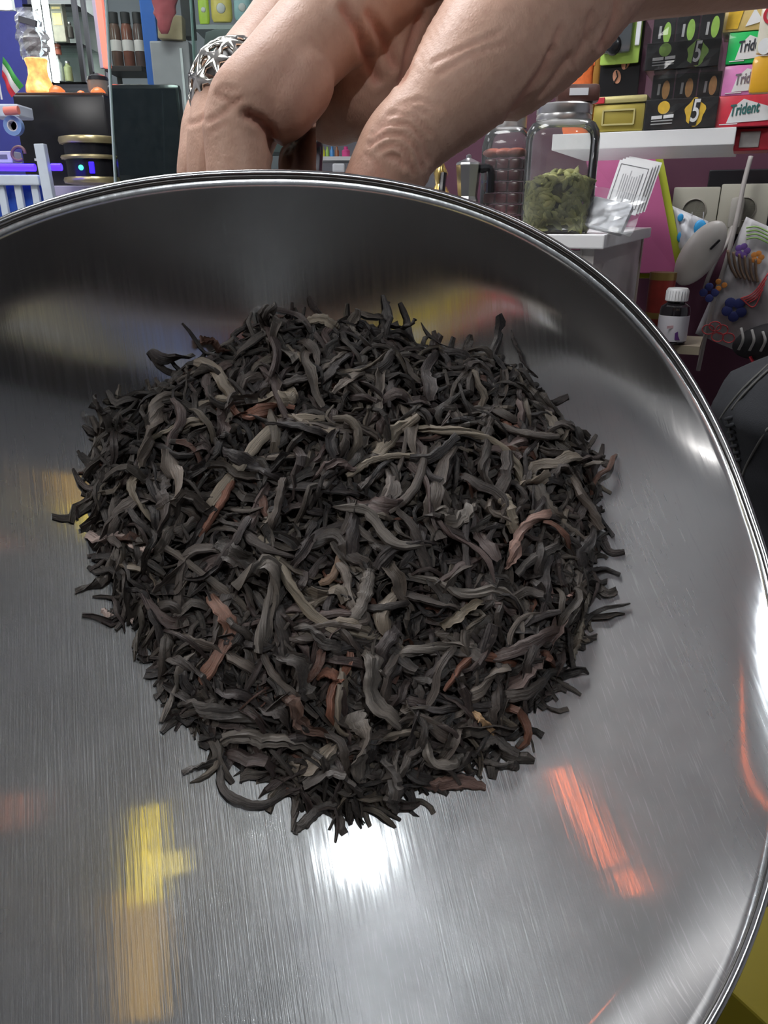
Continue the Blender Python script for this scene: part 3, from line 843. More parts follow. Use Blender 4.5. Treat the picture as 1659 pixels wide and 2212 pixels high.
Q = catmull(P, 24); rr = [0.052 + 0.012 * i / 23 + 0.0016 * math.sin(i * 1.7) for i in range(24)]
mb.tube(Q, rr, 28); sl = mb.build('sleeve', m_sleeve, hand, smooth='all')
sl['label'] = 'black sleeve'

# domed openwork ring on the middle finger
m_silver = M('ring_silver', (0.82, 0.78, 0.70), 0.18, 1.0, vscale=500, var=0.08)
RC = atD(508, 190, .281)
dn = (atD(452, 108, .262) - RC).normalized()          # the dome looks up and to the left
RQ = dn.to_track_quat('Z', 'Y').to_matrix()
ring = thing('finger_ring', 'silver openwork domed ring on the middle finger of the hand', 'ring', RC)
rs = 104 * .281 / FPX
bm = bmesh.new(); bmesh.ops.create_icosphere(bm, subdivisions=2, radius=1.0)
bmesh.ops.delete(bm, geom=[q for q in bm.verts if q.co.z < -0.12], context='VERTS')
ret = bmesh.ops.inset_individual(bm, faces=bm.faces[:], thickness=0.062, depth=-0.06)
bmesh.ops.delete(bm, geom=[q for q in bm.faces if q not in ret['faces'] and len(q.verts) == 3], context='FACES_ONLY')
dm = bpy.data.meshes.new('dome')
for q in bm.verts: q.co = RQ @ Vector((q.co.x * rs, q.co.y * rs, q.co.z * rs * 0.92))
bm.to_mesh(dm); bm.free()
dm.materials.append(m_silver); do = bpy.data.objects.new('dome', dm); COL.objects.link(do); do.parent = ring
s_ = do.modifiers.new('s', 'SOLIDIFY'); s_.thickness = 0.0011; s_.offset = 0
s_ = do.modifiers.new('b', 'SUBSURF'); s_.levels = 1; s_.render_levels = 1
dm.polygons.foreach_set('use_smooth', [True] * len(dm.polygons))
m_dark = M('ring_inside', (0.03, 0.02, 0.018), 0.5)
MB().ball((0, 0, 0), rs * 0.80, 20, 12, R=RQ, sc=(1, 1, 0.8)).build('inner_setting', m_dark, ring, smooth='all')
for i in range(15):
    a = 2 * PI * i / 15; p = RQ @ Vector((math.cos(a) * rs * 1.0, math.sin(a) * rs * 1.0, -rs * 0.10))
    e1 = RQ @ Vector((-math.sin(a), math.cos(a), 0)); e2 = RQ @ Vector((0, 0, 1))
    loop = [p + (e1 * math.cos(b_) + e2 * math.sin(b_)) * rs * 0.175 for b_ in [2 * PI * k / 12 for k in range(13)]]
    MB().tube(loop, rs * 0.045, 6, caps=False).build('scallop', m_silver, ring, smooth='all')
# ------------------------------------------------------------------ right-hand side: cabinet, shelf and what stands on them
m_white = M('white_board', (0.80, 0.80, 0.80), 0.4, vscale=15, var=0.05)
m_offw = M('off_white_board', (0.62, 0.60, 0.58), 0.5, vscale=15)
m_tan = M('tan_edge', (0.42, 0.35, 0.29), 0.5)
m_black = M('gloss_black', (0.012, 0.012, 0.014), 0.25, var=0.3)
m_blackm = M('matt_black', (0.014, 0.014, 0.015), 0.6, var=0.3)
cc = at(1307, 507, 0.86)                                   # near corner of the cabinet top
CW, CDp = 0.62, 0.48
cab = thing('shop_cabinet', 'white cabinet with thick top carrying the jar of green pods', 'cabinet', (cc.x, cc.y, 0), YAW)
MB().box((-CW / 2, CDp / 2, cc.z - 0.0075), (CW, CDp, 0.015), bev=0.0015).build('top', m_white, cab)
MB().box((-0.012 - 0.008, CDp / 2, (cc.z - 0.015) / 2), (0.016, CDp - 0.03, cc.z - 0.016)).build('side_panel', m_offw, cab)
MB().box((-0.012 - 0.008, CDp - 0.006, (cc.z - 0.015) / 2), (0.02, 0.018, cc.z - 0.018)).build('back_edge', m_tan, cab)
MB().box((-CW / 2, 0.022, (cc.z - 0.015) / 2), (CW - 0.05, 0.016, cc.z - 0.02)).build('front_panel', m_offw, cab)
MB().box((-CW + 0.02, CDp / 2, (cc.z - 0.015) / 2), (0.016, CDp - 0.03, cc.z - 0.016)).build('side_panel', m_offw, cab)


def onC(px, py, Y): return at(px, py, Y)


# --- the jar of cardamom
m_clear = clear_mat('clear_plastic', (0.93, 0.94, 0.93), 0.07, 0.07)
JY = 0.93
jb, jw, jh = rect(1131, 268, 1284, 508, JY)
jb.z = cc.z + 0.0005
jh = at(1206, 262, JY).z - jb.z
jr = jw / 2
JR = YAW * 0.4
jar = thing('storage_jar', 'clear square shouldered plastic jar of green cardamom with metal lid', 'jar', jb, JR)
MB().lathe([(jr * .55, 0.001), (jr * .90, 0.001), (jr * .97, 0.006), (jr, 0.02), (jr, jh * .84), (jr * .97, jh * .91), (jr * .86, jh * .97), (jr * .72, jh)], 48, sq=0.62).build('body', m_clear, jar, smooth='all')
m_lid = M('dull_metal_lid', (0.62, 0.61, 0.60), 0.3, 0.9, vscale=60)
lh = at(1206, 226, JY).z - at(1206, 262, JY).z
MB().lathe([(jr * .60, jh - 0.002), (jr * .735, jh - 0.001), (jr * .75, jh + 0.003), (jr * .735, jh + lh * .35), (jr * .75, jh + lh * .42), (jr * .75, jh + lh * .9), (jr * .70, jh + lh), (0.0001, jh + lh * .97)], 48).build('lid', m_lid, jar, smooth=True)
# pods
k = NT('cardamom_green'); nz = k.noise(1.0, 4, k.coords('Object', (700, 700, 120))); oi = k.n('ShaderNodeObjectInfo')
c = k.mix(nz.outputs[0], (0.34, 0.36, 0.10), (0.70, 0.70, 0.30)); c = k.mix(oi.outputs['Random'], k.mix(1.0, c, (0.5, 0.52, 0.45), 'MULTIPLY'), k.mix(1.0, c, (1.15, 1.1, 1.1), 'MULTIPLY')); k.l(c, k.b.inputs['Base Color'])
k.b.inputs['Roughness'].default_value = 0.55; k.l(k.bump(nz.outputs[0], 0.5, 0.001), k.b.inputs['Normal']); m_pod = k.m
pod = []
for q in range(5):
    L = 0.0078 * (0.85 + 0.09 * q); r = 0.0033 * (0.9 + 0.05 * q); m_ = MB()
    prof = [(r * 0.03, -L), (r * .35, -L * .88), (r * .8, -L * .5), (r, -L * .05), (r * .85, L * .45), (r * .42, L * .8), (r * .12, L * .98), (r * .05, L * 1.12)]
    t = MB().lathe(prof, 9)
    vs_ = []
    for i, v in enumerate(t.v):
        a = math.atan2(v[1], v[0]); s_ = 1 + 0.10 * math.cos(3 * a); vs_.append((v[0] * s_, v[1] * s_, v[2]))
    me = bpy.data.meshes.new('cardamom_pod'); me.from_pydata(vs_, [], t.f); me.polygons.foreach_set('use_smooth', [True] * len(me.polygons)); me.materials.append(m_pod); pod.append(me)
fillh = at(1206, 372, JY).z - jb.z
RJ = Matrix.Rotation(JR, 3, 'Z')


def sqr(a, sq=0.62):
    return Vector((math.copysign(abs(math.cos(a)) ** sq, math.cos(a)), math.copysign(abs(math.sin(a)) ** sq, math.sin(a)), 0))


def surf_h(x, y):       # heaped surface inside the jar
    return fillh * (0.88 + 0.12 * math.cos(min(1, math.hypot(x - 0.004, y) / jr) * 2.4))


np_ = 0
for i in range(298):
    if i < 222:         # against the side that faces the camera
        a = random.uniform(-PI * 1.02, PI * 0.02); s_ = sqr(a) * (jr - 0.0052 - 0.001 * random.random()); z = 0.005 + random.random() * (surf_h(s_.x, s_.y) - 0.006)
    else:
        a = random.uniform(-PI, PI); s_ = sqr(a) * (jr - 0.006) * math.sqrt(random.random()); z = surf_h(s_.x, s_.y) + random.uniform(-0.002, 0.002)
    o = bpy.data.objects.new('cardamom_pod', pod[i % 5]); COL.objects.link(o); o.location = jb + RJ @ Vector((s_.x, s_.y, z))
    if i < 222:
        out = RJ @ Vector((math.cos(a), math.sin(a), 0)); tng = Vector((0, 0, 1)).cross(out); an = random.uniform(-PI, PI)
        o.rotation_euler = (tng * math.cos(an) + Vector((0, 0, 1)) * math.sin(an)).to_track_quat('Z', 'Y').to_euler()
    else: o.rotation_euler = (PI / 2 + random.gauss(0, .35), random.gauss(0, .3), random.uniform(0, 6.28))
    tag(o, 'green cardamom pod inside the clear square jar', 'cardamom pod', 'cardamom pods in the jar')
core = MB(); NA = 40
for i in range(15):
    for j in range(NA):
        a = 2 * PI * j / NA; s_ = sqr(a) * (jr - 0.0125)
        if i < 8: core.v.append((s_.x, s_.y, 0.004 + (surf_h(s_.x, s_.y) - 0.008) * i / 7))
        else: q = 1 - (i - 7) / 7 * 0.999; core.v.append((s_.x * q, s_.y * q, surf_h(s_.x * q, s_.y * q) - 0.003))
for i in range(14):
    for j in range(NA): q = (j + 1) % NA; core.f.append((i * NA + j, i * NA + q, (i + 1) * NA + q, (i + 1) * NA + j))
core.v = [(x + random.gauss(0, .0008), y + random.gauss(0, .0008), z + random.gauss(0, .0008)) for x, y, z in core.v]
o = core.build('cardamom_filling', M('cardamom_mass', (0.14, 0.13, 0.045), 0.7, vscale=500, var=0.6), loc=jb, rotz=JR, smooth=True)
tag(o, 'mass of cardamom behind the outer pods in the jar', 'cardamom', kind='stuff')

# --- jar of dark red packed sweets behind it
m_winep = M('wine_red_wrapper', (0.16, 0.022, 0.035), 0.3, vscale=90, var=0.5, coat=0.3)
b2, w2, h2 = rect(1042, 290, 1142, 482, 1.0)
b2.z = cc.z + 0.0005; h2 = at(1090, 276, 1.0).z - b2.z
j2 = thing('storage_jar', 'clear jar packed with dark red wrapped sweets', 'jar', b2, YAW)
MB().lathe([(w2 * .3, 0.001), (w2 * .46, 0.002), (w2 * .5, 0.012), (w2 * .5, h2 * .82), (w2 * .45, h2 * .92), (w2 * .36, h2)], 40, sq=0.65).build('body', m_clear, j2, smooth='all')
MB().lathe([(w2 * .3, h2 - .002), (w2 * .38, h2 - .001), (w2 * .38, h2 + .016), (w2 * .35, h2 + .019), (0.0001, h2 + .018)], 36).build('lid', m_lid, j2, smooth=True)
rw = (h2 * 0.66) / 6
for r in range(6):
    for cix in range(3):
        for dd in range(2):
            p = Vector(((cix - 1) * w2 * .27, (dd - .6) * w2 * .3, 0.006 + rw * (r + .5)))
            q = j2.matrix_basis
            o = MB().box((0, 0, 0), (w2 * .25, w2 * .27, rw * .9), bev=0.003).build('wrapped_sweet', m_winep, loc=b2 + Matrix.Rotation(YAW, 3, 'Z') @ p, rotz=YAW + random.gauss(0, .05), smooth=True)
            tag(o, 'dark red wrapped sweet stacked inside the clear jar', 'sweet', 'dark red sweets in the jar')
for cix in range(3):
    o = MB().ball((0, 0, 0), 0.011, 12, 8, sc=(1.2, 1, .5)).build('wrapped_sweet', M('coral_wrapper', (0.55, 0.16, 0.11), 0.35, vscale=120, var=.4), loc=b2 + Matrix.Rotation(YAW, 3, 'Z') @ Vector(((cix - 1) * w2 * .25, -w2 * .15, 0.008 + rw * 6.3)), smooth='all')
    tag(o, 'coral wrapped sweet lying on top of the dark red sweets', 'sweet', 'coral sweets on top in the jar')
# --- silver pot and gilded ornament left of the jars
b3, w3, h3 = rect(982, 312, 1040, 470, 0.97); b3.z = cc.z + .0005
t = thing('moka_pot', 'silver faceted coffee pot beside the jar of red sweets', 'pot', b3)
m_pot = M('brushed_aluminium', (0.66, 0.66, 0.66), 0.28, 1.0)
MB().lathe([(w3 * .46, 0), (w3 * .5, .004), (w3 * .40, h3 * .42), (w3 * .42, h3 * .45)], 8).build('base', m_pot, t)
MB().lathe([(w3 * .40, h3 * .45), (w3 * .36, h3 * .5), (w3 * .46, h3 * .92), (w3 * .47, h3 * .93)], 8).build('upper_chamber', m_pot, t)
MB().lathe([(w3 * .47, h3 * .93), (w3 * .44, h3 * .96), (w3 * .1, h3 * 1.02), (w3 * .1, h3 * 1.06), (0.0001, h3 * 1.08)], 8).build('lid', m_pot, t)
MB().tube(catmull([(w3 * .42, 0, h3 * .88), (w3 * .8, 0, h3 * .86), (w3 * .85, 0, h3 * .55)], 10), 0.005, 8).build('handle', m_black, t, smooth=True)
b4, w4, h4 = rect(925, 352, 978, 440, 0.98); b4.z = cc.z + .0005; h4 = at(950, 352, .98).z - b4.z
t = thing('gilded_ornament', 'gold coloured ornament with dark arm next to the silver pot', 'ornament', b4)
m_gold = M('gilt', (0.85, 0.62, 0.22), 0.25, 1.0, vscale=80)
MB().lathe([(w4 * .5, 0), (w4 * .5, .006), (w4 * .28, .015), (w4 * .45, h4 * .35), (w4 * .48, h4 * .5), (w4 * .2, h4 * .7), (w4 * .3, h4 * .85), (w4 * .12, h4), (.0001, h4 * 1.01)], 20).build('body', m_gold, t, smooth=True)
MB().tube(catmull([(w4 * .1, -w4 * .3, h4 * .85), (w4 * .05, -w4 * .5, h4 * .55), (w4 * .3, -w4 * .5, h4 * .35)], 10), 0.004, 8).build('arm', m_black, t, smooth=True)

# --- leaflets and white packet on the cabinet
m_paper = M('leaflet_paper', (0.78, 0.78, 0.78), 0.6, var=0.04)
m_ink = M('print_grey', (0.16, 0.16, 0.17), 0.7)
m_inkl = M('print_light_grey', (0.45, 0.45, 0.46), 0.7)
lf0 = at(1338, 458, 1.06)
for i in range(4):
    t = thing('leaflet', ['front printed white leaflet leaning behind the white packet', 'second white leaflet showing behind the front one', 'third white leaflet in the leaning bundle', 'rearmost white leaflet of the leaning bundle'][i], 'leaflet',
              lf0 + EY * (0.0025 * i) + EX * (0.0035 * i) + Vector((0, 0, 0.0015 * i)), YAW, 'leaflets leaning on the cabinet')
    t.rotation_euler = (math.radians(-12), math.radians(12), YAW)
    W, H = 0.043, 0.062
    MB().box((0, 0, H / 2), (W, 0.0008, H)).build('sheet', m_paper, t)
    if i == 0:
        b_ = MB()
        for x in (-1, 1): b_.box((x * W * .42, -.0006, H * .52), (.0008, .0004, H * .82)); b_.box((0, -.0006, H * .52 + x * H * .41), (W * .84, .0004, .0008))
        b_.build('printed_border', m_ink, t)
        for n_ in range(9):
            MB().box((W * (.30 - .07 * n_), -.0006, H * .5), (W * .025, .0004, H * random.uniform(.45, .72))).build('text_line', m_inkl if n_ else m_ink, t)
m_poly = clear_mat('crinkled_film', (0.95, 0.96, 0.97), 0.16, 0.12)
wp = at(1305, 512, 0.885); wp.z = cc.z + .0005
t = thing('wrapped_packet', 'white packet in crinkled clear film at the cabinet corner', 'packet', wp, YAW)
m_pk = M('white_card', (0.86, 0.87, 0.90), 0.45, var=.03)
RT = Matrix.Rotation(math.radians(-28), 3, 'X') @ Matrix.Rotation(math.radians(14), 3, 'Y')
MB().box((0, 0.012, 0.018), (0.046, 0.012, 0.034), RT, bev=0.003).build('card', m_pk, t, smooth=True)
f_ = MB(); n = 9
for i in range(n):
    for j in range(n):
        x, z = (i / (n - 1) - .5) * .066, (j / (n - 1) - .5) * .046
        f_.v.append(tuple(RT @ Vector((x + random.gauss(0, .001), -0.008 + random.gauss(0, .0013), z)) + Vector((.003, .012, .0205))))
for i in range(n - 1):
    for j in range(n - 1): f_.f.append((i * n + j, i * n + j + 1, (i + 1) * n + j + 1, (i + 1) * n + j))
f_.build('film', m_poly, t)

# --- the wall shelf with its goods
sh0, sh1 = at(1290, 302, 1.13), None
SD = 0.24
e_ = EX
ps = at(1590, 297, 1.0)
d_ = ray(1225, 300); kx = d_.x / d_.y
# right end at pixel 1588, front edge along EX
sR = at(1588, 298, 1.02)
s_left = (kx * sR.y - sR.x) / (EX.x - kx * EX.y)
SL = -s_left + 0.02
sz1, sz0 = at(1440, 284, 1.075).z, at(1440, 320, 1.075).z
shelf = MB().box((-SL / 2, SD / 2, (sz0 + sz1) / 2), (SL, SD, sz1 - sz0), bev=0.001).build('wall_shelf', m_white, loc=(sR.x, sR.y, 0), rotz=YAW)
tag(shelf, 'white wall shelf carrying the gum boxes and gold tin', 'shelf')
RY = Matrix.Rotation(YAW, 3, 'Z')


def sf(px, py, d=0.0):
    """point on the upright plane d metres behind the shelf's front edge, seen at that pixel"""
    r = ray(px, py); o = sR + EY * d; n = EY
    t_ = (o - CAM).dot(n) / r.dot(n); return CAM + r * t_


def sbox(x0, y0, x1, y1, d=0.0):
    a, b_, c_, e2 = sf(x0, (y0 + y1) / 2, d), sf(x1, (y0 + y1) / 2, d), sf((x0 + x1) / 2, y0, d), sf((x0 + x1) / 2, y1, d)
    base = (a + b_) / 2; base.z = e2.z
    return base, (b_ - a).length, c_.z - e2.z


m_red = M('carton_red', (0.55, 0.03, 0.05), 0.4)
m_foil = clear_mat('shrink_wrap', (0.98, 0.98, 0.98), 0.02, 0.10)
# gold tin with red corner
b_, wd, ht = sbox(1281, 206, 1393, 288, 0.005); b_.z = sz1 + .0005
ht = sf(1340, 206, .005).z - b_.z
tin = thing('gold_tin', 'olive gold rectangular tin with red corner on the white shelf', 'tin', b_, YAW)
m_tin = M('olive_gold', (0.42, 0.34, 0.07), 0.35, 0.35, vscale=30); m_tinl = M('pale_gold', (0.62, 0.55, 0.24), 0.35, 0.3)
MB().box((0, .05, ht * .39), (wd, .10, ht * .78), bev=.004).build('body', m_tin, tin, smooth=True)
MB().box((0, .05, ht * .89), (wd * 1.03, .104, ht * .2), bev=.003).build('lid', m_tinl, tin, smooth=True)
MB().box((-wd * .40, -.0015, ht * .88), (wd * .22, .004, ht * .17), bev=.001).build('red_corner', m_red, tin)
fr = MB()
for x in (-1, 1): fr.box((x * wd * .3, -.0005, ht * .4), (.002, .003, ht * .42)); fr.box((0, -.0005, ht * .4 + x * ht * .2), (wd * .6, .003, .002))
fr.build('embossed_frame', m_tinl, tin)
# black coffee box standing on the tin
b_, wd, ht = sbox(1298, 60, 1385, 206, 0.02); z0 = tin.location.z + (sf(1340, 206, .005).z - tin.location.z) * 1.0 + .0005
b_.z = z0; ht = sf(1340, 45, .02).z - z0
cb = thing('coffee_box', 'black coffee box with two printed beans standing on the gold tin', 'box', b_, YAW)
MB().box((0, .035, ht / 2), (wd, .07, ht), bev=.001).build('carton', m_black, cb)
m_bean = M('print_bean', (0.62, 0.28, 0.17), 0.5); m_lime = M('print_lime', (0.42, 0.62, 0.12), 0.4)
for bx, bz, rt in ((-.06, .27, .25), (.13, .45, -.3)):
    o_ = [(bx * wd + math.cos(a) * wd * .10 * math.cos(rt) - math.sin(a) * wd * .16 * math.sin(rt), bz * ht + math.cos(a) * wd * .10 * math.sin(rt) + math.sin(a) * wd * .16 * math.cos(rt)) for a in [2 * PI * q / 18 for q in range(18)]]
    p_ = MB().plate(o_, .0006).build('printed_bean', m_bean, cb); p_.location = (0, -.0005, 0)
    MB().tube([(bx * wd - math.sin(rt + .2) * wd * .13, -.001, bz * ht - wd * .13), (bx * wd + wd * .02, -.001, bz * ht), (bx * wd + math.sin(-rt) * wd * .1, -.001, bz * ht + wd * .13)], .0008, 5).build('bean_groove', m_blackm, p_)
lb, lw2, lh2 = sbox(1302, 0, 1386, 138, 0.012); lb.z = sf(1340, 138, .012).z
gp = thing('green_pack', 'lime edged clear pack with dark cup leaning before the coffee box', 'pack', lb, YAW)
MB().box((0, .002, lh2 / 2), (lw2, .004, lh2), bev=.0018).build('backing_card', m_lime, gp, smooth=True)
MB().box((-lw2 * .08, -.004, lh2 * .56), (lw2 * .72, .010, lh2 * .8), bev=.004).build('dark_window', M('smoky_blister', (.10, .11, .12), .15, coat=.5), gp, smooth=True)
MB().box((lw2 * .42, -.001, lh2 * .62), (lw2 * .12, .003, lh2 * .7), bev=.001).build('white_strip', m_pk, gp)
MB().ball((-lw2 * .15, -.009, lh2 * .28), lw2 * .2, 14, 8, sc=(1, .4, 1.2)).build('cup', m_black, gp, smooth='all')
# orange / brown sweets heaped left of it on the jar lid's level
m_orange = M('orange_wrapper', (0.75, 0.16, 0.04), 0.35, vscale=200, var=.3)
m_brown = M('brown_wrapper', (0.12, 0.055, 0.045), 0.35, vscale=200, var=.3)
for i, (x0, y0, x1, y1, mm, lb_) in enumerate([(1222, 140, 1282, 222, m_orange, 'orange snack bag standing behind the metal jar lid'), (1240, 60, 1300, 200, M('ochre_wrapper', (.55, .30, .07), .4), 'ochre snack bag at the left of the coffee box')]):
    b_, wd, ht = sbox(x0, y0, x1, y1, .04 + .03 * i); b_.z = sz1 + .0005; ht = sf((x0 + x1) / 2, y0, .04 + .03 * i).z - b_.z
    t = thing('snack_bag', lb_, 'bag', b_, YAW)
    MB().lathe([(wd * .42, 0), (wd * .5, ht * .1), (wd * .5, ht * .5), (wd * .45, ht * .85), (wd * .47, ht)], 24, sy=.32).build('pouch', mm, t, smooth=True)
    MB().box((0, 0, ht * 1.0), (wd * .98, .003, ht * .06)).build('top_seal', mm, t)
b_, wd, ht = sbox(1205, 190, 1266, 222, .0)
jt = thing('chocolate_bar', 'brown wrapped chocolate bar lying on the metal jar lid', 'chocolate', Vector((jb.x + .012, jb.y - .004, jb.z + jh + lh + .0005)), YAW + .3)
MB().box((0, 0, .009), (.046, .024, .018), bev=.005).build('bar', m_brown, jt, smooth=True)
MB().box((0.0, -.0125, .010), (.020, .001, .007)).build('white_print', m_pk, jt)

# gum display boxes: black, two stacked displays, each a front panel and a row of three upright packs
m_gb = M('gum_black', (0.014, 0.014, 0.016), 0.22, var=.3, coat=.3)
m_wprint = M('print_white', (0.80, 0.80, 0.80), 0.5); m_gprint = M('print_pale', (.40, .40, .40), .5)
m_yel = M('print_yellow', (0.85, 0.50, 0.04), 0.4, vscale=200, var=.3); m_grn = M('print_green', (0.28, 0.50, 0.08), 0.4, vscale=200, var=.3); m_cit = M('print_orange', (0.85, 0.42, 0.14), .4, vscale=250, var=.3)


def ellipse(cx, cz, rx, rz, n=20): return [(cx + rx * math.cos(2 * PI * q / n), cz + rz * math.sin(2 * PI * q / n)) for q in range(n)]


def flat(parent, name, outline, mat, y=-.0006, th=.0006):
    o = MB().plate(outline, th).build(name, mat, parent); o.location = (0, y, 0); return o


GX0, GX1 = 1393, 1548
zb = sz1 + .0005
levels = [(sz1, sf(1470, 216, .0).z), (sf(1470, 216, .0).z, sf(1470, 150, .0).z), (sf(1470, 140, .0).z, sf(1470, 84, .0).z), (sf(1470, 84, .0).z, sf(1470, 18, .0).z)]
for lev in range(2):
    yb = 283 if lev == 0 else 146; ym = 212 if lev == 0 else 88; yt = 150 if lev == 0 else 18
    b_, wd, _ = sbox(GX0 + 3 * lev, ym, GX1 + 6 * lev, yb, 0.0)
    z0 = zb if lev == 0 else zb
    h1 = sf(1470, ym, 0).z - z0; h2_ = sf(1470, yt, 0).z - z0
    b_.z = z0
    col, sp, nm = (m_yel, m_cit, 'orange') if lev == 0 else (m_grn, m_grn, 'green')
    g = thing('gum_display_box', f'black gum display box with {nm} emblems, ' + ('lower' if lev == 0 else 'upper') + ' of two', 'box', b_, YAW)
    MB().box((0, .045, h1 / 2), (wd, .09, h1), bev=.0008).build('tray', m_gb, g)
    flat(g, 'printed_drop', ellipse(-wd * .24, h1 * .72, wd * .085, wd * .085), col)
    flat(g, 'printed_bar', [(-wd * .40, h1 * .34), (-wd * .25, h1 * .36), (-wd * .25, h1 * .47), (-wd * .40, h1 * .45)], m_wprint)
    flat(g, 'printed_bar', [(-wd * .23, h1 * .36), (-wd * .09, h1 * .38), (-wd * .09, h1 * .49), (-wd * .23, h1 * .47)], m_wprint)
    for q in range(2): flat(g, 'small_print', [(-wd * .40, h1 * (.16 + .1 * q)), (-wd * .10, h1 * (.18 + .1 * q)), (-wd * .10, h1 * (.22 + .1 * q)), (-wd * .40, h1 * (.20 + .1 * q))], m_gprint)
    random.seed(11 + lev)
    bl = [(wd * .20 + wd * .135 * (1 + .14 * math.sin(5 * a + lev)) * math.cos(a), h1 * .52 + h1 * .44 * (1 + .1 * math.sin(4 * a + 1)) * math.sin(a)) for a in [2 * PI * q / 28 for q in range(28)]]
    sp_ = flat(g, 'emblem_splash', bl, col)
    flat(g, 'emblem_band', [(wd * .135, h1 * .08), (wd * .235, h1 * .08), (wd * .265, h1 * .96), (wd * .165, h1 * .96)], m_gb, y=-.0012)
    text('emblem_digit', '5', h1 * 1.05, m_wprint, g, (wd * .20, -.002, h1 * .53), shear=.12, bold=.0003, sx=.6)
    for q in range(3):
        x = (-1 + q) * wd * .325
        pk = MB().box((x, .03 + .006, (h1 + h2_) / 2), (wd * .31, .02, h2_ - h1 - .001), bev=.001).build('gum_pack', m_gb, g)
        hh = h2_ - h1; zc = (h1 + h2_) / 2
        flat(pk, 'printed_drop', ellipse(x + wd * .05, zc - hh * .08 + hh * .03 * q, wd * .055, hh * .34), sp, y=.0255)
        flat(pk, 'printed_strip', [(x - wd * .07, zc - hh * .25), (x - wd * .035, zc - hh * .25), (x - wd * .03, zc + hh * .15), (x - wd * .065, zc + hh * .15)], m_gprint, y=.0255)
    zb = z0 + h2_ + .0008
    # loose clear wrap over the box
    f_ = MB(); n = 8
    for i in range(n):
        for j in range(n): f_.v.append((wd * (.5 + .06 * random.random()) * (2 * i / (n - 1) - 1), -.004 + random.gauss(0, .0006), h2_ * j / (n - 1)))
    for i in range(n - 1):
        for j in range(n - 1): f_.f.append((i * n + j, i * n + j + 1, (i + 1) * n + j + 1, (i + 1) * n + j))
    f_.build('shrink_wrap', m_foil, g)

# coloured gum packs right of them
PK = [(1548, 205, 1672, 274, (0.70, 0.05, 0.08), 'Trident', 'red gum pack with slanted white panel, lowest of its stack'), (1562, 138, 1672, 205, (0.75, 0.25, 0.55), 'Trident', 'pink gum pack between the green and the red one'),
      (1572, 66, 1672, 136, (0.02, 0.55, 0.13), 'Trident', 'bright green gum pack above the pink one'), (1566, 5, 1672, 66, (0.70, 0.52, 0.20), '', 'cream and yellow sweet pack on top of the gum packs')]
pz = []
for i, (x0, y0, x1, y1, c, tx, lb_) in enumerate(PK):
    b_, wd, ht = sbox(x0, y0, x1, y1, .004)
    if i == 0: b_.z = sz1 + .0005; ht = sf(1610, y0, .004).z - b_.z
    else: ht -= .0006
    g = thing('gum_pack', lb_, 'gum', b_, YAW)
    mm = M(f'pack_colour_{i}', c, .3, vscale=150, var=.15, coat=.3)
    MB().box((0, .03, ht / 2), (wd, .06, ht), bev=.0015).build('carton', mm, g, smooth=True)
    if tx:
        flat(g, 'white_panel', [(-wd * .30, ht * .12), (wd * .5, ht * .18), (wd * .5, ht * .55), (-wd * .05, ht * .88), (-wd * .22, ht * .62)], m_wprint)
        text('brand_lettering', tx, ht * .50, M('lettering_dark', (.03, .035, .05), .5) if i == 2 else M('lettering_grey', (.20, .16, .20), .5) if i == 1 else M('lettering_teal', (.03, .16, .15), .5), g, (-wd * .27, -.0014, ht * .50), rot=(PI / 2, math.radians(-6), 0), shear=.2, bold=.0003, align='LEFT', sx=.62)
        flat(g, 'small_print', [(-wd * .42, ht * .07), (-wd * .1, ht * .08), (-wd * .1, ht * .11), (-wd * .42, ht * .10)], m_wprint)
    else:
        flat(g, 'yellow_block', [(-wd * .45, ht * .1), (-wd * .2, ht * .1), (-wd * .12, ht * .8), (-wd * .42, ht * .8)], m_yel)
        flat(g, 'white_shape', [(-wd * .05, ht * .15), (wd * .3, ht * .3), (wd * .1, ht * .8)], m_wprint)
b_, wd, ht = sbox(1632, 0, 1690, 200, -.03)
g = thing('sweet_pouch', 'white and amber sweet pouch hanging at the far right shelf end', 'pouch', b_, YAW)
MB().box((0, 0, ht * .2), (wd, .012, ht * .42), bev=.005).build('amber_bottom', M('amber_film', (.80, .42, .03), .3, coat=.4), g, smooth=True)
MB().box((0, 0, ht * .72), (wd * .95, .012, ht * .6), bev=.005).build('white_top', M('cream_film', (.75, .70, .58), .3, coat=.4), g, smooth=True)
text('lettering', 'C', ht * .28, m_red, g, (-wd * .1, -.007, ht * .82), bold=.0003)
flat(g, 'oval_print', ellipse(-wd * .15, ht * .5, wd * .25, ht * .09), m_wprint, y=-.0068)
# red bracket and grey lump under the gum packs
b_, wd, ht = sbox(1587, 277, 1665, 325, .02)
g = thing('red_bracket_box', 'small red box with grey front under the gum packs', 'box', b_, YAW)
MB().box((0, .03, ht / 2), (wd, .06, ht), bev=.002).build('carton', m_red, g)
MB().box((-wd * .08, -.001, ht * .5), (wd * .55, .003, ht * .72), bev=.001).build('grey_front', M('dirty_grey', (.42, .40, .38), .6, vscale=80, var=.3), g)

# --- pink and lime boards
def quad_board(name, label, pix, mat, th=.006, cat='board', edge=None):
    P_ = [at(x, y, Y) for x, y, Y in pix]; base = min(P_, key=lambda q: q.z); n_ = (P_[1] - P_[0]).cross(P_[3] - P_[0]).normalized()
    if n_.y > 0: n_ = -n_
    vs_ = [p - base for p in P_] + [p - base - n_ * th for p in P_]
    m_ = MB().add(vs_, [(0, 1, 2, 3), (7, 6, 5, 4), (0, 4, 5, 1), (1, 5, 6, 2), (2, 6, 7, 3), (3, 7, 4, 0)])
    o = m_.build(name, mat, loc=base)
    if label: tag(o, label, cat)
    return o


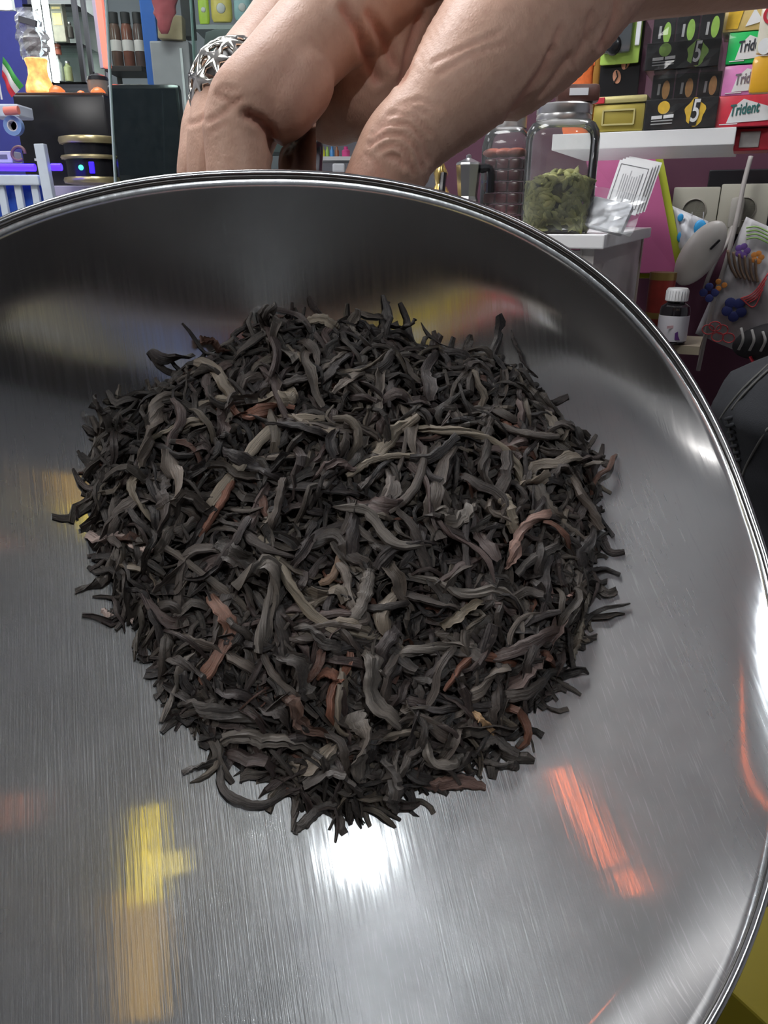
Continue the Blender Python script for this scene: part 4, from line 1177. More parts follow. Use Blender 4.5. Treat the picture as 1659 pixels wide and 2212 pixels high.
m_pink = M('pink_card', (0.40, 0.085, 0.21), 0.5, vscale=20, var=.1); m_limeb = M('lime_card', (0.36, 0.40, 0.02), 0.5)
quad_board('pink_board', 'magenta pink board leaning behind the white cabinet', [(1260, 322, 1.42), (1412, 322, 1.40), (1462, 588, 1.345), (1330, 590, 1.355)], m_pink)
quad_board('lime_board', 'lime green board edge showing behind the pink board', [(1300, 318, 1.435), (1428, 320, 1.415), (1482, 600, 1.36), (1340, 600, 1.37)], m_limeb)

# --- dark tin and bottle on a low shelf
ls = at(1465, 748, 1.08)
lowsh = MB().box((0, .07, -.006), (.085, .10, .012)).build('low_shelf', M('pale_wood', (.26, .22, .16), .5), loc=at(1440, 749, 1.05), rotz=YAW)
tag(lowsh, 'low pale shelf board under the medicine bottle', 'shelf')
bp = at(1448, 743, 1.08); bp.z = lowsh.location.z + .0005
bt = thing('medicine_bottle', 'black glass bottle with white cap and white label on low shelf', 'bottle', bp)
br = 31 * 1.08 / FPX * .98; bh = at(1448, 622, 1.08).z - bp.z
m_bglass = M('dark_glass', (.012, .010, .012), .08, coat=.6, var=.1)
MB().lathe([(br * .85, 0), (br, .003), (br, bh * .60), (br * .93, bh * .68), (br * .6, bh * .74), (br * .6, bh * .78)], 32).build('glass', m_bglass, bt, smooth=True)
MB().lathe([(br * 1.012, bh * .06), (br * 1.012, bh * .52)], 32).build('label', M('label_white', (.72, .70, .74), .5, var=.04), bt, smooth=True)
flat(bt, 'purple_mark', [(-br * .15, bh * .10), (br * .22, bh * .09), (br * .05, bh * .17), (br * .0, bh * .25), (-br * .18, bh * .22)], M('print_purple', (.13, .04, .22), .5), y=-br * 1.03)
flat(bt, 'pink_print', [(-br * .75, bh * .30), (-br * .2, bh * .31), (-br * .2, bh * .36), (-br * .75, bh * .35)], M('print_pink', (.7, .45, .48), .5), y=-br * .94)
cap = MB().lathe([(br * .70, bh * .77), (br * .74, bh * .78), (br * .72, bh * .97), (br * .64, bh), (.0001, bh)], 32).build('cap', M('cap_white', (.80, .80, .80), .35), bt, smooth=True)
for q in range(24):
    a = 2 * PI * q / 24
    MB().box((br * .735 * math.cos(a), br * .735 * math.sin(a), bh * .87), (.0007, .0007, bh * .17)).build('cap_ridge', MC['cap_white'], cap)
rt_ = at(1420, 690, 1.18)
rt_.z = lowsh.location.z + .0005
t = thing('red_gold_tin', 'narrow dark red tin with gold bands behind the medicine bottle', 'tin', rt_)
r_ = 26 * 1.18 / FPX; hh = at(1420, 588, 1.18).z - rt_.z
MB().lathe([(r_, 0), (r_, hh * .9)], 24).build('body', M('tin_red', (.30, .03, .02), .35, vscale=100, var=.4), t, smooth=True)
MB().lathe([(r_ * 1.03, hh * .88), (r_ * 1.03, hh), (.0001, hh)], 24).build('lid', M('tin_gold', (.35, .24, .07), .35, .5), t, smooth=True)
MB().lathe([(r_ * 1.01, hh * .25), (r_ * 1.01, hh * .35)], 24).build('gold_band', MC['tin_gold'], t, smooth=True)

# --- sockets, cable, plug on the maroon wall


def onwall(px, py, out=0.0):
    r = ray(px, py); o = WR - EY * out; t_ = (o - CAM).dot(EY) / r.dot(EY); return CAM + r * t_


m_sock = M('socket_cream', (.40, .38, .31), .4, var=.04)
for (px, py, s_, lb_) in ((1606, 452, .082, 'cream wall socket with a plug in it'), (1500, 455, .078, 'cream wall socket half hidden behind the plastic bag')):
    p = onwall(px, py, .001)
    t = thing('wall_socket', lb_ + ' on the maroon wall', 'socket', p, YAW)
    MB().box((0, -.006, 0), (s_, .012, s_), bev=.003).build('plate', m_sock, t, smooth=True)
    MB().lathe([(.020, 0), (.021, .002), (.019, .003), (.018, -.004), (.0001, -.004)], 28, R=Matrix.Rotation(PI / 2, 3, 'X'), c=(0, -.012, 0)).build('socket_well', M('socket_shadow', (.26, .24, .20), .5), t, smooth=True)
bk_ = onwall(1598, 450, .0)
MB().box((0, -.0025, .004), (.118, .005, .118), bev=.002).build('socket_backing_plate', m_black, loc=bk_, rotz=YAW)
o = bpy.data.objects['socket_backing_plate']; tag(o, 'black backing plate around the cream wall socket', 'plate')
pl = onwall(1590, 460, .018)
t = thing('power_plug', 'grey two pin plug in the cream wall socket', 'plug', pl, YAW)
m_plug = M('plug_grey', (.36, .34, .30), .45)
MB().box((0, -.012, .0), (.022, .030, .05), bev=.006).build('body', m_plug, t, smooth=True)
MB().tube([(0, -.02, -.022), (-.004, -.024, -.045), (-.012, -.024, -.06)], [.008, .006, .0042], 10).build('strain_relief', m_plug, t, smooth=True)
m_cable = M('cable_grey', (.34, .31, .29), .5)
cp = [onwall(1622, 338, .04), onwall(1606, 400, .05), onwall(1592, 470, .06), onwall(1570, 560, .065), onwall(1545, 640, .065), onwall(1525, 720, .06), onwall(1508, 800, .05)]
o = MB().tube(catmull(cp, 40), .0042, 8).build('power_cable', m_cable, smooth='all'); tag(o, 'long grey cable running down past the wall sockets', 'cable')
cp = [onwall(1584, 490, .045), onwall(1570, 525, .06), onwall(1548, 560, .065), onwall(1530, 600, .065), onwall(1518, 640, .06)]
o = MB().tube(catmull(cp, 24), .0038, 8).build('power_cable', m_cable, smooth='all'); tag(o, 'short grey cable from the plug curving left', 'cable')

# --- bags, white device and drawings


def soft_sheet(name, label, cat, pix, Y, mat, bulge=.02, crumple=.004, n=18, th=.003, seed=1):
    """a limp sheet or filled bag: pixel quad (tl, tr, br, bl), bulging towards the room"""
    rs_ = np.random.RandomState(seed); P_ = [np.array(onwall(x, y, Y)) for x, y in pix]; nE = -np.array(EY)
    g = rs_.normal(size=(n, n)) * crumple
    for _ in range(2): g = (g + np.roll(g, 1, 0) + np.roll(g, -1, 0) + np.roll(g, 1, 1) + np.roll(g, -1, 1)) / 5 * 1.5
    m_ = MB(); base = Vector((P_[2] + P_[3]) / 2)
    for side in (1, -1):
        for i in range(n):
            for j in range(n):
                s_, t_ = i / (n - 1), j / (n - 1)
                p = (P_[0] * (1 - s_) + P_[1] * s_) * (1 - t_) + (P_[3] * (1 - s_) + P_[2] * s_) * t_
                k_ = (math.sin(PI * s_) * math.sin(PI * t_)) ** .6
                p = p + nE * (side * (bulge * k_ + th / 2) + g[i, j] * (1 if side > 0 else .5))
                m_.v.append(tuple(Vector(p) - base))
    N2 = n * n
    for i in range(n - 1):
        for j in range(n - 1):
            a = i * n + j; m_.f.append((a, a + 1, a + n + 1, a + n)); m_.f.append((N2 + a, N2 + a + n, N2 + a + n + 1, N2 + a + 1))
    edge = [i * n for i in range(n)] + [(n - 1) * n + j for j in range(1, n)] + [i * n + n - 1 for i in range(n - 2, -1, -1)] + [j for j in range(n - 2, 0, -1)]
    for q in range(len(edge)):
        a, b2_ = edge[q], edge[(q + 1) % len(edge)]; m_.f.append((a, b2_, N2 + b2_, N2 + a))
    o = m_.build(name, mat, loc=base, smooth='all'); 
    if label: tag(o, label, cat)
    return o


m_bagw = M('white_plastic', (.46, .46, .48), .35, vscale=30, var=.12); m_bagb = M('print_blue', (.03, .30, .62), .4)
bag = soft_sheet('plastic_bag', 'white plastic bag with blue prints squeezed beside the lime board', 'bag', [(1446, 442), (1530, 478), (1528, 590), (1466, 612)], .075, m_bagw, .022, .006, seed=3)
for (x, y, r) in ((1472, 512, 9), (1512, 492, 12), (1474, 562, 9), (1470, 470, 6)):
    p = onwall(x, y, .092) - bag.location; MB().ball(p, r * 1.35 / FPX, 10, 6, sc=(1, .25, 1.3), R=RY).build('blue_print', m_bagb, bag, smooth='all')
for x in (1495, 1520):
    p0, p1 = onwall(x, 458, .084) - bag.location, onwall(x - 6, 540, .094) - bag.location; MB().tube([p0, p1], .0008, 5).build('grey_line', m_inkl, bag)
# white rounded device with slot
dc = onwall(1512, 548, .12); dv = thing('white_device', 'white rounded plastic device with a black slot leaning on bag', 'device', dc)
RD = RY @ Matrix.Rotation(math.radians(28), 3, 'Y')
MB().ball((0, 0, 0), .030, 28, 18, sc=(1.0, .55, 1.92), R=RD).build('shell', M('device_white', (.48, .45, .41), .35, var=.04), dv, smooth='all')
MB().box(RD @ Vector((.012, -.0155, .024)), (.004, .006, .020), RD @ Matrix.Rotation(math.radians(12), 3, 'Y'), bev=.0015).build('slot', m_black, dv)
# child's drawings on a white bag
dr = soft_sheet('drawing_bag', 'white bag covered in childlike flower drawings hanging on the wall', 'bag', [(1612, 468), (1720, 515), (1690, 800), (1502, 720)], .05, M('drawing_white', (.42, .40, .41), .5, vscale=20, var=.06), .012, .0035, n=26, seed=5)


def scrawl(name, pts, px_r, mat, out=.072):
    P_ = [onwall(x, y, out) - dr.location for x, y in pts]
    return MB().tube(catmull(P_, max(8, 5 * len(P_))), px_r * 1.35 / FPX, 6, flat=.6).build(name, mat, dr, smooth='all')


def petals(cx, cy, r, mat, n=5, out=.072, rot=0.):
    for q in range(n):
        a = rot + 2 * PI * q / n
        p = onwall(cx + r * .62 * math.cos(a), cy + r * .62 * math.sin(a), out) - dr.location
        MB().ball(p, r * .42 * 1.35 / FPX, 10, 6, sc=(1, .12, 1), R=RY).build('petal', mat, dr, smooth='all')


m_navy = M('crayon_navy', (.025, .035, .17), .6); m_redc = M('crayon_red', (.60, .07, .08), .6); m_purp = M('crayon_purple', (.13, .06, .26), .6)
m_oran = M('crayon_orange', (.60, .22, .04), .6); m_brn = M('crayon_brown', (.16, .10, .065), .6); m_grnc = M('crayon_green', (.25, .40, .12), .6)
petals(1532, 632, 20, m_navy, 4); petals(1586, 668, 26, m_navy, 5, rot=.4); petals(1604, 542, 16, m_purp, 5); petals(1636, 556, 14, m_oran, 5)
petals(1556, 616, 14, m_oran, 3)
for q in range(6): scrawl('brown_stroke', [(1572 + 12 * q, 540 + 4 * q), (1578 + 11 * q, 575 + 3 * q), (1592 + 9 * q, 600 + 2 * q)], 4, m_brn)
for q in range(4): scrawl('pink_stroke', [(1660 - 4 * q, 590 + 12 * q), (1628 + 2 * q, 632 + 4 * q), (1600 + 6 * q, 645 + 3 * q)], 2.6, m_redc)
scrawl('pink_stroke', [(1600, 644), (1630, 662), (1655, 600)], 2.6, m_redc)
for q in range(4): scrawl('green_stroke', [(1612, 492 + 8 * q), (1635, 490 + 8 * q), (1662, 502 + 8 * q)], 3, m_grnc)
for cx, cy in ((1530, 712), (1545, 705), (1560, 712), (1550, 728), (1574, 730)):
    scrawl('red_loop', [(cx + 13 * math.cos(a), cy + 10 * math.sin(a)) for a in [2 * PI * z / 8 for z in range(9)]], 1.8, m_redc)
# black striped shoe and red strap at the right edge
shp = onwall(1640, 735, .11)
sh = thing('striped_shoe', 'black fabric shoe with pale stripes at the right edge of the photo', 'shoe', shp, YAW)
m_shoe = M('shoe_black', (.012, .011, .013), .7, vscale=200)
MB().ball((0.02, 0, 0), .05, 24, 14, sc=(1.25, .6, .62), R=Matrix.Rotation(math.radians(-14), 3, 'Y')).build('upper', m_shoe, sh, smooth='all')
for q in range(5):
    x = -.032 + .017 * q
    MB().tube(catmull([(x, -.024, .022 - .002 * q), (x + .006, -.033, .004), (x + .002, -.029, -.014)], 8), .0028, 6, flat=.6).build('stripe', M('stripe_grey', (.36, .35, .33), .7), sh, smooth='all')
MB().tube(catmull([(-.01, -.02, -.025), (.0, -.024, -.045), (-.012, -.02, -.07)], 10), .005, 8, flat=.4).build('red_strap', m_red, sh, smooth='all')

# --- dark denim garment at the right edge
k = NT('dark_denim'); nz = k.noise(1.0, 3, k.coords('Object', (1600, 1600, 500))); big = k.noise(14, 4, k.coords())
c = k.mix(big.outputs[0], (.004, .005, .007), (.013, .014, .018)); c = k.mix(nz.outputs[0], c, (.016, .017, .020)); k.l(c, k.b.inputs['Base Color']); k.b.inputs['Roughness'].default_value = .85
k.l(k.bump(nz.outputs[0], .4, .001), k.b.inputs['Normal']); m_denim = k.m
dn0 = at(1720, 1150, .72)
gar = thing('denim_garment', 'dark grey denim garment with thick stitched seams at right edge', 'garment', dn0)
mb = MB(); NA, NZ = 40, 30
pz0, pz1 = at(1640, 1400, .72), at(1690, 775, .74)
for i in range(NZ):
    t_ = i / (NZ - 1)
    l_ = at(float(np.interp(t_, [0, .25, .55, .8, .93, 1], [1690, 1660, 1606, 1545, 1600, 1690])), float(np.interp(t_, [0, 1], [1400, 770])), .72 + .02 * t_)
    rad = .11 * (1 if t_ < .8 else max(.25, 1 - (t_ - .8) * 3.2))
    for j in range(NA):
        a = 2 * PI * j / NA
        wr_ = .004 * math.sin(7 * a + 9 * t_) + .003 * math.sin(23 * t_ + 2 * a)
        mb.v.append((l_.x + rad + (rad + wr_) * math.cos(a) - dn0.x, l_.y + (rad * .8 + wr_) * math.sin(a) - dn0.y, l_.z - dn0.z))
for i in range(NZ - 1):
    for j in range(NA): q = (j + 1) % NA; mb.f.append((i * NA + j, i * NA + q, (i + 1) * NA + q, (i + 1) * NA + j))
mb.f.append(tuple(range(NA))[::-1]); mb.f.append(tuple((NZ - 1) * NA + j for j in range(NA)))
mb.build('cloth', m_denim, gar, smooth='all')
m_seam = M('seam_thread', (.07, .068, .062), .8)


def on_garment(px, py, lift=.001):
    r = ray(px, py); bv = on_garment.b; h = bv.ray_cast(CAM - dn0, r)[0]
    return (h - r.normalized() * lift) if h is not None else None


on_garment.b = BVHTree.FromPolygons([Vector(q) for q in mb.v], mb.f)
for pts in ([(1659, 788), (1630, 815), (1600, 845), (1572, 880), (1556, 905)], [(1659, 800), (1635, 822), (1605, 853), (1580, 885)], [(1572, 905), (1580, 945), (1590, 985), (1600, 1020)], [(1659, 925), (1640, 955), (1615, 1000), (1602, 1030)]):
    P_ = [q for q in (on_garment(*p) for p in pts) if q is not None]
    if len(P_) >= 2: MB().tube(catmull(P_, 24), .0013, 6).build('seam', m_seam, gar, smooth='all')
for q in range(7):
    P_ = [x for x in (on_garment(1568 + 3 * q, 905 + 15 * q), on_garment(1582 + 3 * q, 902 + 15 * q)) if x is not None]
    if len(P_) == 2: MB().tube(P_, .0022, 6).build('gathered_fold', m_denim, gar, smooth='all')

st = thing('stool', 'dark stool under the denim garment', 'stool', (dn0.x + .02, dn0.y, 0))
sz_ = dn0.z + min(q[2] for q in mb.v) - .001
MB().lathe([(.14, sz_ - .03), (.15, sz_ - .02), (.15, sz_ - .004), (.14, sz_)], 32).build('seat', m_blackm, st, smooth=True)
for q in range(4):
    a = PI / 4 + q * PI / 2; MB().tube([(math.cos(a) * .10, math.sin(a) * .10, sz_ - .03), (math.cos(a) * .15, math.sin(a) * .15, 0)], .012, 10).build('leg', m_blackm, st, smooth=True)
# --- counter below the pan and yellow carton on it
cz_ = 0.98
ct = thing('counter', 'black topped counter below the steel pan', 'counter', (-0.02, 0.33, 0))
MB().box((0, 0, cz_ - .015), (.62, .44, .03), bev=.003).build('top', m_blackm, ct)
MB().box((0, .02, (cz_ - .03) / 2), (.58, .40, cz_ - .03)).build('body', M('counter_grey', (.10, .10, .11), .5), ct)
yb_ = CAM + ray(1640, 2120) * ((cz_ + .045 - CAM.z) / ray(1640, 2120).z)
t = thing('yellow_carton', 'yellow carton on the black counter under the pan', 'carton', (yb_.x + .045, yb_.y - .005, cz_ + .0005), math.radians(32))
MB().box((0, 0, .022), (.10, .10, .044), bev=.0015).build('carton', M('carton_yellow', (.30, .235, .012), .5, vscale=30), t)
MB().box((0, 0, .0446), (.10, .0012, .0006)).build('lid_seam', M('seam_brown', (.2, .13, .02), .6), t)
# ------------------------------------------------------------------ left-hand side of the shop
LY = 2.05
lz = at(170, 402, LY).z                                   # counter height
m_lilac = M('lilac_laminate', (.50, .46, .58), .4, var=.05)
lcn = thing('display_counter', 'lilac white counter under the black machine at the left', 'counter', (at(250, 402, LY).x, LY + .2, 0))
MB().box((0, 0, lz - .012), (.72, .46, .024), bev=.002).build('top', m_lilac, lcn)
MB().box((0, .01, (lz - .024) / 2), (.70, .42, lz - .024)).build('front', m_lilac, lcn)


def lbox(x0, y0, x1, y1, Y, dep=.1):
    b_, w_, h_ = rect(x0, y0, x1, y1, Y); b_.y += dep / 2; return b_, w_, h_


# blue side panel and plastic bags at the far left
p0, w_, h_ = lbox(-160, -60, 75, 420, 2.75, .04)
o = MB().box((0, 0, h_ / 2), (w_, .04, h_)).build('trim_1', M('blue_panel', (.05, .06, .32), .5), loc=p0); struct(o, 'deep blue wall panel')
tl = at(-10, 8, 2.4)
t = thing('tube_lamp', 'short white glowing tube lamp at the upper left corner', 'lamp', tl)
MB().tube([(-.12, 0, 0), (.035, 0, -.003)], .011, 12).build('tube', M('tube_glow', (1, 1, 1), .5, emit=6, ecol=(1, .98, .85), var=0), t, smooth=True)
MB().box((-.06, .02, .004), (.2, .02, .03)).build('holder', m_alu, t)
bg = lbox(18, 8, 80, 122, 2.35)
t = thing('plastic_bag', 'clear crumpled plastic bag hanging beside the lit display case', 'bag', bg[0])
f_ = MB(); rs_ = np.random.RandomState(4)
for i in range(13):
    for j in range(12):
        a = 2 * PI * j / 12; rr = bg[1] * .5 * (1 - .5 * abs(i / 12 - .45) ** 1.5) * (1 + rs_.normal() * .14); f_.v.append((math.cos(a) * rr, math.sin(a) * rr * .5, bg[2] * i / 12))
for i in range(12):
    for j in range(12): q = (j + 1) % 12; f_.f.append((i * 12 + j, i * 12 + q, (i + 1) * 12 + q, (i + 1) * 12 + j))
f_.build('film', clear_mat('bag_film', (.75, .78, .84), .3, .15), t)
MB().ball((0, .0, bg[2] * .35), bg[1] * .33, 12, 8, sc=(1, .6, 1.3)).build('contents', M('bag_contents', (.32, .25, .24), .6, vscale=60, var=.6), t, smooth='all')
MB().box((.005, -.02, bg[2] * .72), (bg[1] * .6, .01, bg[2] * .12), Matrix.Rotation(.25, 3, 'Y')).build('contents', M('bag_contents_dark', (.06, .06, .07), .5), t)
# little flag
fb = at(4, 215, 2.0); t = thing('table_flag', 'small green white and red table flag on a thin pole', 'flag', fb)
ph_ = at(4, 112, 2.0).z - fb.z
MB().tube([(0, 0, 0), (0, 0, ph_)], .0022, 8).build('pole', m_alu, t, smooth=True)
MB().ball((0, 0, ph_), .004, 8, 6).build('finial', M('finial_pink', (.8, .4, .35), .4), t)
d_tl, d_tr, d_br, d_bl = [at(x, y, 2.0) - fb for x, y in ((6, 122), (50, 185), (24, 210), (4, 165))]
for i, (nm, c) in enumerate((('green_stripe', (.06, .36, .07)), ('white_stripe', (.75, .72, .68)), ('red_stripe', (.62, .03, .05)))):
    m_ = MB(); a0, a1 = i / 3, (i + 1) / 3
    for k_ in range(9):
        s_ = k_ / 8; up_, dn_ = d_tl.lerp(d_tr, s_), d_bl.lerp(d_br, s_)
        for a_ in (a0, a1):
            p = up_.lerp(dn_, a_); m_.v.append((p.x, .004 * math.sin(s_ * 7), p.z)); m_.v.append((p.x, .004 * math.sin(s_ * 7) + .0012, p.z))
    for k_ in range(8):
        q = k_ * 4; m_.f += [(q, q + 2, q + 6, q + 4), (q + 1, q + 5, q + 7, q + 3), (q, q + 4, q + 5, q + 1), (q + 2, q + 3, q + 7, q + 6)]
    m_.build(nm, M('flag_' + nm, c, .7), t, smooth='all')
# salt lamp
b_, w_, h_ = lbox(42, 122, 102, 202, 2.14, .06)
t = thing('salt_lamp', 'glowing orange salt lamp shaped like a vase on the black machine', 'lamp', b_)
k = NT('salt_glow'); nz = k.noise(38, 4, k.coords()); c = k.ramp(nz.outputs[0], [(.3, (.75, .16, .05)), (.55, (1, .42, .12)), (.75, (1, .75, .35))])
k.l(c, k.b.inputs['Base Color']); k.l(c, k.b.inputs['Emission Color']); k.b.inputs['Emission Strength'].default_value = .75
MB().lathe([(w_ * .42, 0), (w_ * .5, h_ * .08), (w_ * .48, h_ * .25), (w_ * .34, h_ * .55), (w_ * .33, h_ * .75), (w_ * .40, h_ * .97), (w_ * .37, h_), (w_ * .28, h_ * .96), (.0001, h_ * .9)], 28).build('body', k.m, t, smooth=True)
MB().lathe([(w_ * .43, -.002), (w_ * .43, .004)], 28).build('base', m_blackm, t)
# lit glass display case
m_lit = M('led_upright', (.9, .95, .92), .4, emit=1.5, ecol=(.86, 1, .93), var=.05)
m_glass = clear_mat('green_glass', (.86, .93, .90), .008, .04)
cs0 = at(130, 178, 2.45)
case = thing('display_case', 'brightly lit glass display case with chrome uprights at upper left', 'cabinet', cs0)
zt = at(130, -60, 2.45).z - cs0.z
for nm, x, wpx in (('led_upright', 82, 12), ('led_upright', 101, 9), ('chrome_upright', 163, 8), ('chrome_upright', 182, 7)):
    xx = at(x + 8, 90, 2.45).x - cs0.x
    MB().box((xx, 0, zt / 2), (wpx * 2.4 / FPX, .015, zt)).build(nm, m_lit if nm[0] == 'l' else M('chrome', (.8, .82, .82), .12, 1.0), case)
wc = at(190, 90, 2.45).x - at(76, 90, 2.45).x
MB().box((0, .18, zt / 2), (wc, .01, zt)).build('back_panel', M('case_back', (.35, .38, .37), .25, .3), case)
for i, py in enumerate((176, 92, 8)):
    MB().box((0, .09, at(130, py, 2.45).z - cs0.z - .004), (wc, .18, .006)).build('shelf', m_glass, case)
for (x0, y0, x1, y1, c, nm, lb_, cat) in ((112, 8, 138, 90, (.55, .50, .40), 'perfume_box', 'pale carton on the middle shelf of the lit case', 'carton'), (122, 42, 136, 88, (.85, .75, .02), 'yellow_figure', 'bright yellow slim bottle on the middle shelf of the case', 'bottle'), (140, 45, 154, 80, (.10, .09, .08), 'dark_bottle', 'small dark bottle on the middle shelf of the case', 'bottle'),
                                         (114, 118, 132, 174, (.70, .72, .70), 'silver_cup', 'tall silver tumbler on the lowest shelf of the case', 'cup'), (134, 130, 152, 174, (.42, .44, .22), 'olive_canister', 'olive canister on the lowest shelf of the case', 'canister'), (112, 100, 128, 116, (.70, .20, .14), 'red_cap_jar', 'jar with red top above the silver tumbler', 'jar')):
    b_, w_, h_ = lbox(x0, y0, x1, y1, 2.5, .03)
    t = thing(nm, lb_, cat, b_); mm = M('c_' + nm, c, .3, .5 if 'silver' in nm else 0, vscale=60, var=.35)
    if cat == 'carton': MB().box((0, 0, h_ / 2), (w_, .03, h_), bev=.002).build('body', mm, t); MB().box((0, -.0155, h_ * .6), (w_ * .7, .001, h_ * .3)).build('print', m_gold, t)
    else:
        MB().lathe([(w_ * .45, 0), (w_ * .5, h_ * .1), (w_ * .46, h_ * .7), (w_ * .25, h_ * .8), (w_ * .25, h_ * .9)], 18).build('body', mm, t, smooth=True)
        MB().lathe([(w_ * .28, h_ * .88), (w_ * .28, h_ * .99), (.0001, h_)], 16).build('cap', m_lid, t, smooth=True)
# coral neon strip
b_, w_, h_ = lbox(205, -60, 224, 146, 2.35, .02)
t = thing('coral_light_strip', 'glowing coral red vertical light strip beside the display case', 'lamp', b_)
MB().box((w_ * .15, 0, h_ / 2), (w_ * .75, .02, h_), bev=.003).build('strip', M('coral_glow', (.95, .16, .12), .4, emit=.75, ecol=(1, .17, .12), var=.15, vscale=20), t)
MB().box((-w_ * .42, .002, h_ / 2), (w_ * .4, .018, h_)).build('lilac_channel', m_lilac, t)
# black machine
b_, w_, h_ = lbox(42, 204, 236, 400, 2.10, .22); b_.z = lz + .0005; h_ = at(140, 204, 2.1).z - b_.z
t = thing('black_machine', 'black gloss machine box on the lilac counter under the salt lamp', 'machine', b_)
MB().box((0, 0, h_ / 2), (w_, .22, h_), bev=.006).build('body', m_black, t, smooth=True)
MB().box((0, 0, h_ + .003), (w_ * .97, .2, .006), bev=.002).build('top_plate', M('brown_gloss', (.10, .05, .035), .25), t)
MB().box((-w_ * .35, -.1115, h_ * .3), (.006, .003, .006)).build('button', m_alu, t)
ztop = b_.z + h_ + .007
m_amber = M('amber_dome', (.85, .16, .04), .35, emit=.25, ecol=(1, .22, .05))
for (x, r, lb_) in ((122, 18, 'orange dome candle holder at the left on the black machine'), (212, 15, 'orange dome candle holder at the right on the black machine'), (175, 9, 'small orange dome between the two larger domes')):
    p = at(x, 200, 2.17); p.z = ztop; rr = r * 2.17 / FPX * .95
    t = thing('dome_candle', lb_, 'candle', p); MB().lathe([(rr, 0), (rr, .003), (rr * .9, rr * .5), (rr * .5, rr * .85), (.0001, rr)], 18).build('dome', m_amber, t, smooth=True)
    MB().lathe([(rr * 1.05, -.0005), (rr * 1.05, .004)], 18).build('rim', m_blackm, t)
b_, w_, h_ = lbox(182, 162, 228, 198, 2.18, .05); b_.z = ztop
t = thing('glass_dish', 'grey glass dish on the black machine beside the coral strip', 'dish', b_)
MB().lathe([(w_ * .4, 0), (w_ * .5, h_ * .4), (w_ * .5, h_), (w_ * .46, h_), (w_ * .4, .006), (.0001, .006)], 24).build('bowl', M('smoke_glass', (.28, .27, .24), .15), t, smooth=True)
MB().lathe([(w_ * .52, h_), (w_ * .45, h_ * 1.25), (w_ * .1, h_ * 1.45), (.0001, h_ * 1.5)], 24).build('dark_lid', m_black, t, smooth=True)
# stacked gold and black round burner
b_, w_, h_ = lbox(136, 296, 268, 398, 1.95, .0); b_.z = lz + .0005; h_ = at(200, 296, 1.95).z - b_.z
t = thing('round_burner', 'round black appliance with three gold rings and a green light', 'appliance', b_)
r_ = w_ * .5; m_ring = M('brass_satin', (.62, .52, .28), .3, .8)
MB().lathe([(r_ * .86, h_ * .06), (r_ * .86, h_ * .95), (.0001, h_ * .96)], 40).build('drum', m_black, t, smooth=True)
for z0_, z1_ in ((.0, .16), (.50, .62), (.82, 1.0)):
    MB().lathe([(r_ * .80, h_ * z0_), (r_ * .97, h_ * (z0_ + .02)), (r_, h_ * (z0_ + z1_) / 2), (r_ * .97, h_ * (z1_ - .02)), (r_ * .80, h_ * z1_)], 40).build('gold_ring', m_ring, t, smooth=True)
MB().ball((-r_ * .12, -r_ * .86, h_ * .33), .006, 10, 6).build('green_light', M('led_green', (.05, .8, .3), .4, emit=1.5), t)
MB().box((r_ * .22, -r_ * .85, h_ * .33), (.012, .006, .025), bev=.002).build('blue_light', M('led_blue', (.02, .01, .7), .4, emit=1.0, ecol=(.03, .01, 1)), t)
# blue neon tube, white rack with blue back, post
m_neon = M('neon_blue', (.02, .01, .9), .4, emit=2.6, ecol=(.035, .01, 1.0), var=0)
a0, a1 = at(-60, 361, 1.80), at(76, 362, 1.80)
o = MB().tube([a0 - a0, a1 - a0], .0075, 12).build('blue_neon_tube', m_neon, loc=a0, smooth=True); tag(o, 'long glowing blue tube above the white rack', 'lamp')
a0, a1 = at(112, 361, 1.82), at(133, 361, 1.82)
o = MB().tube([a0 - a0, a1 - a0], .0075, 12).build('blue_neon_tube', m_neon, loc=a0, smooth=True); tag(o, 'short glowing blue tube end right of the white post', 'lamp')
b_, w_, h_ = lbox(-70, 380, 100, 560, 1.80, .0)
rk = thing('slatted_rack', 'white slatted rack with blue backing at the left edge', 'rack', b_)
m_rw = M('rack_white', (.62, .68, .76), .4); m_rb = M('rack_blue', (.03, .10, .50), .45)
MB().box((0, .02, h_ * .46), (w_, .006, h_ * .92)).build('blue_back', m_rb, rk)
MB().box((0, -.004, h_ * .95), (w_ * 1.02, .022, h_ * .12), bev=.003).build('top_rail', m_rw, rk)
for q in range(5):
    x = -w_ * .42 + q * w_ * .21; MB().box((x, 0, h_ * .45), (w_ * .085, .012, h_ * .9), bev=.002).build('slat', m_rw, rk)
b_, w_, h_ = lbox(91, 310, 112, 520, 1.78, .02)
o = MB().box((0, 0, h_ / 2), (w_, .02, h_), Matrix.Rotation(math.radians(-1.5), 3, 'Y'), bev=.002).build('white_post', m_rw, loc=b_); tag(o, 'narrow white post at the right end of the slatted rack', 'post')
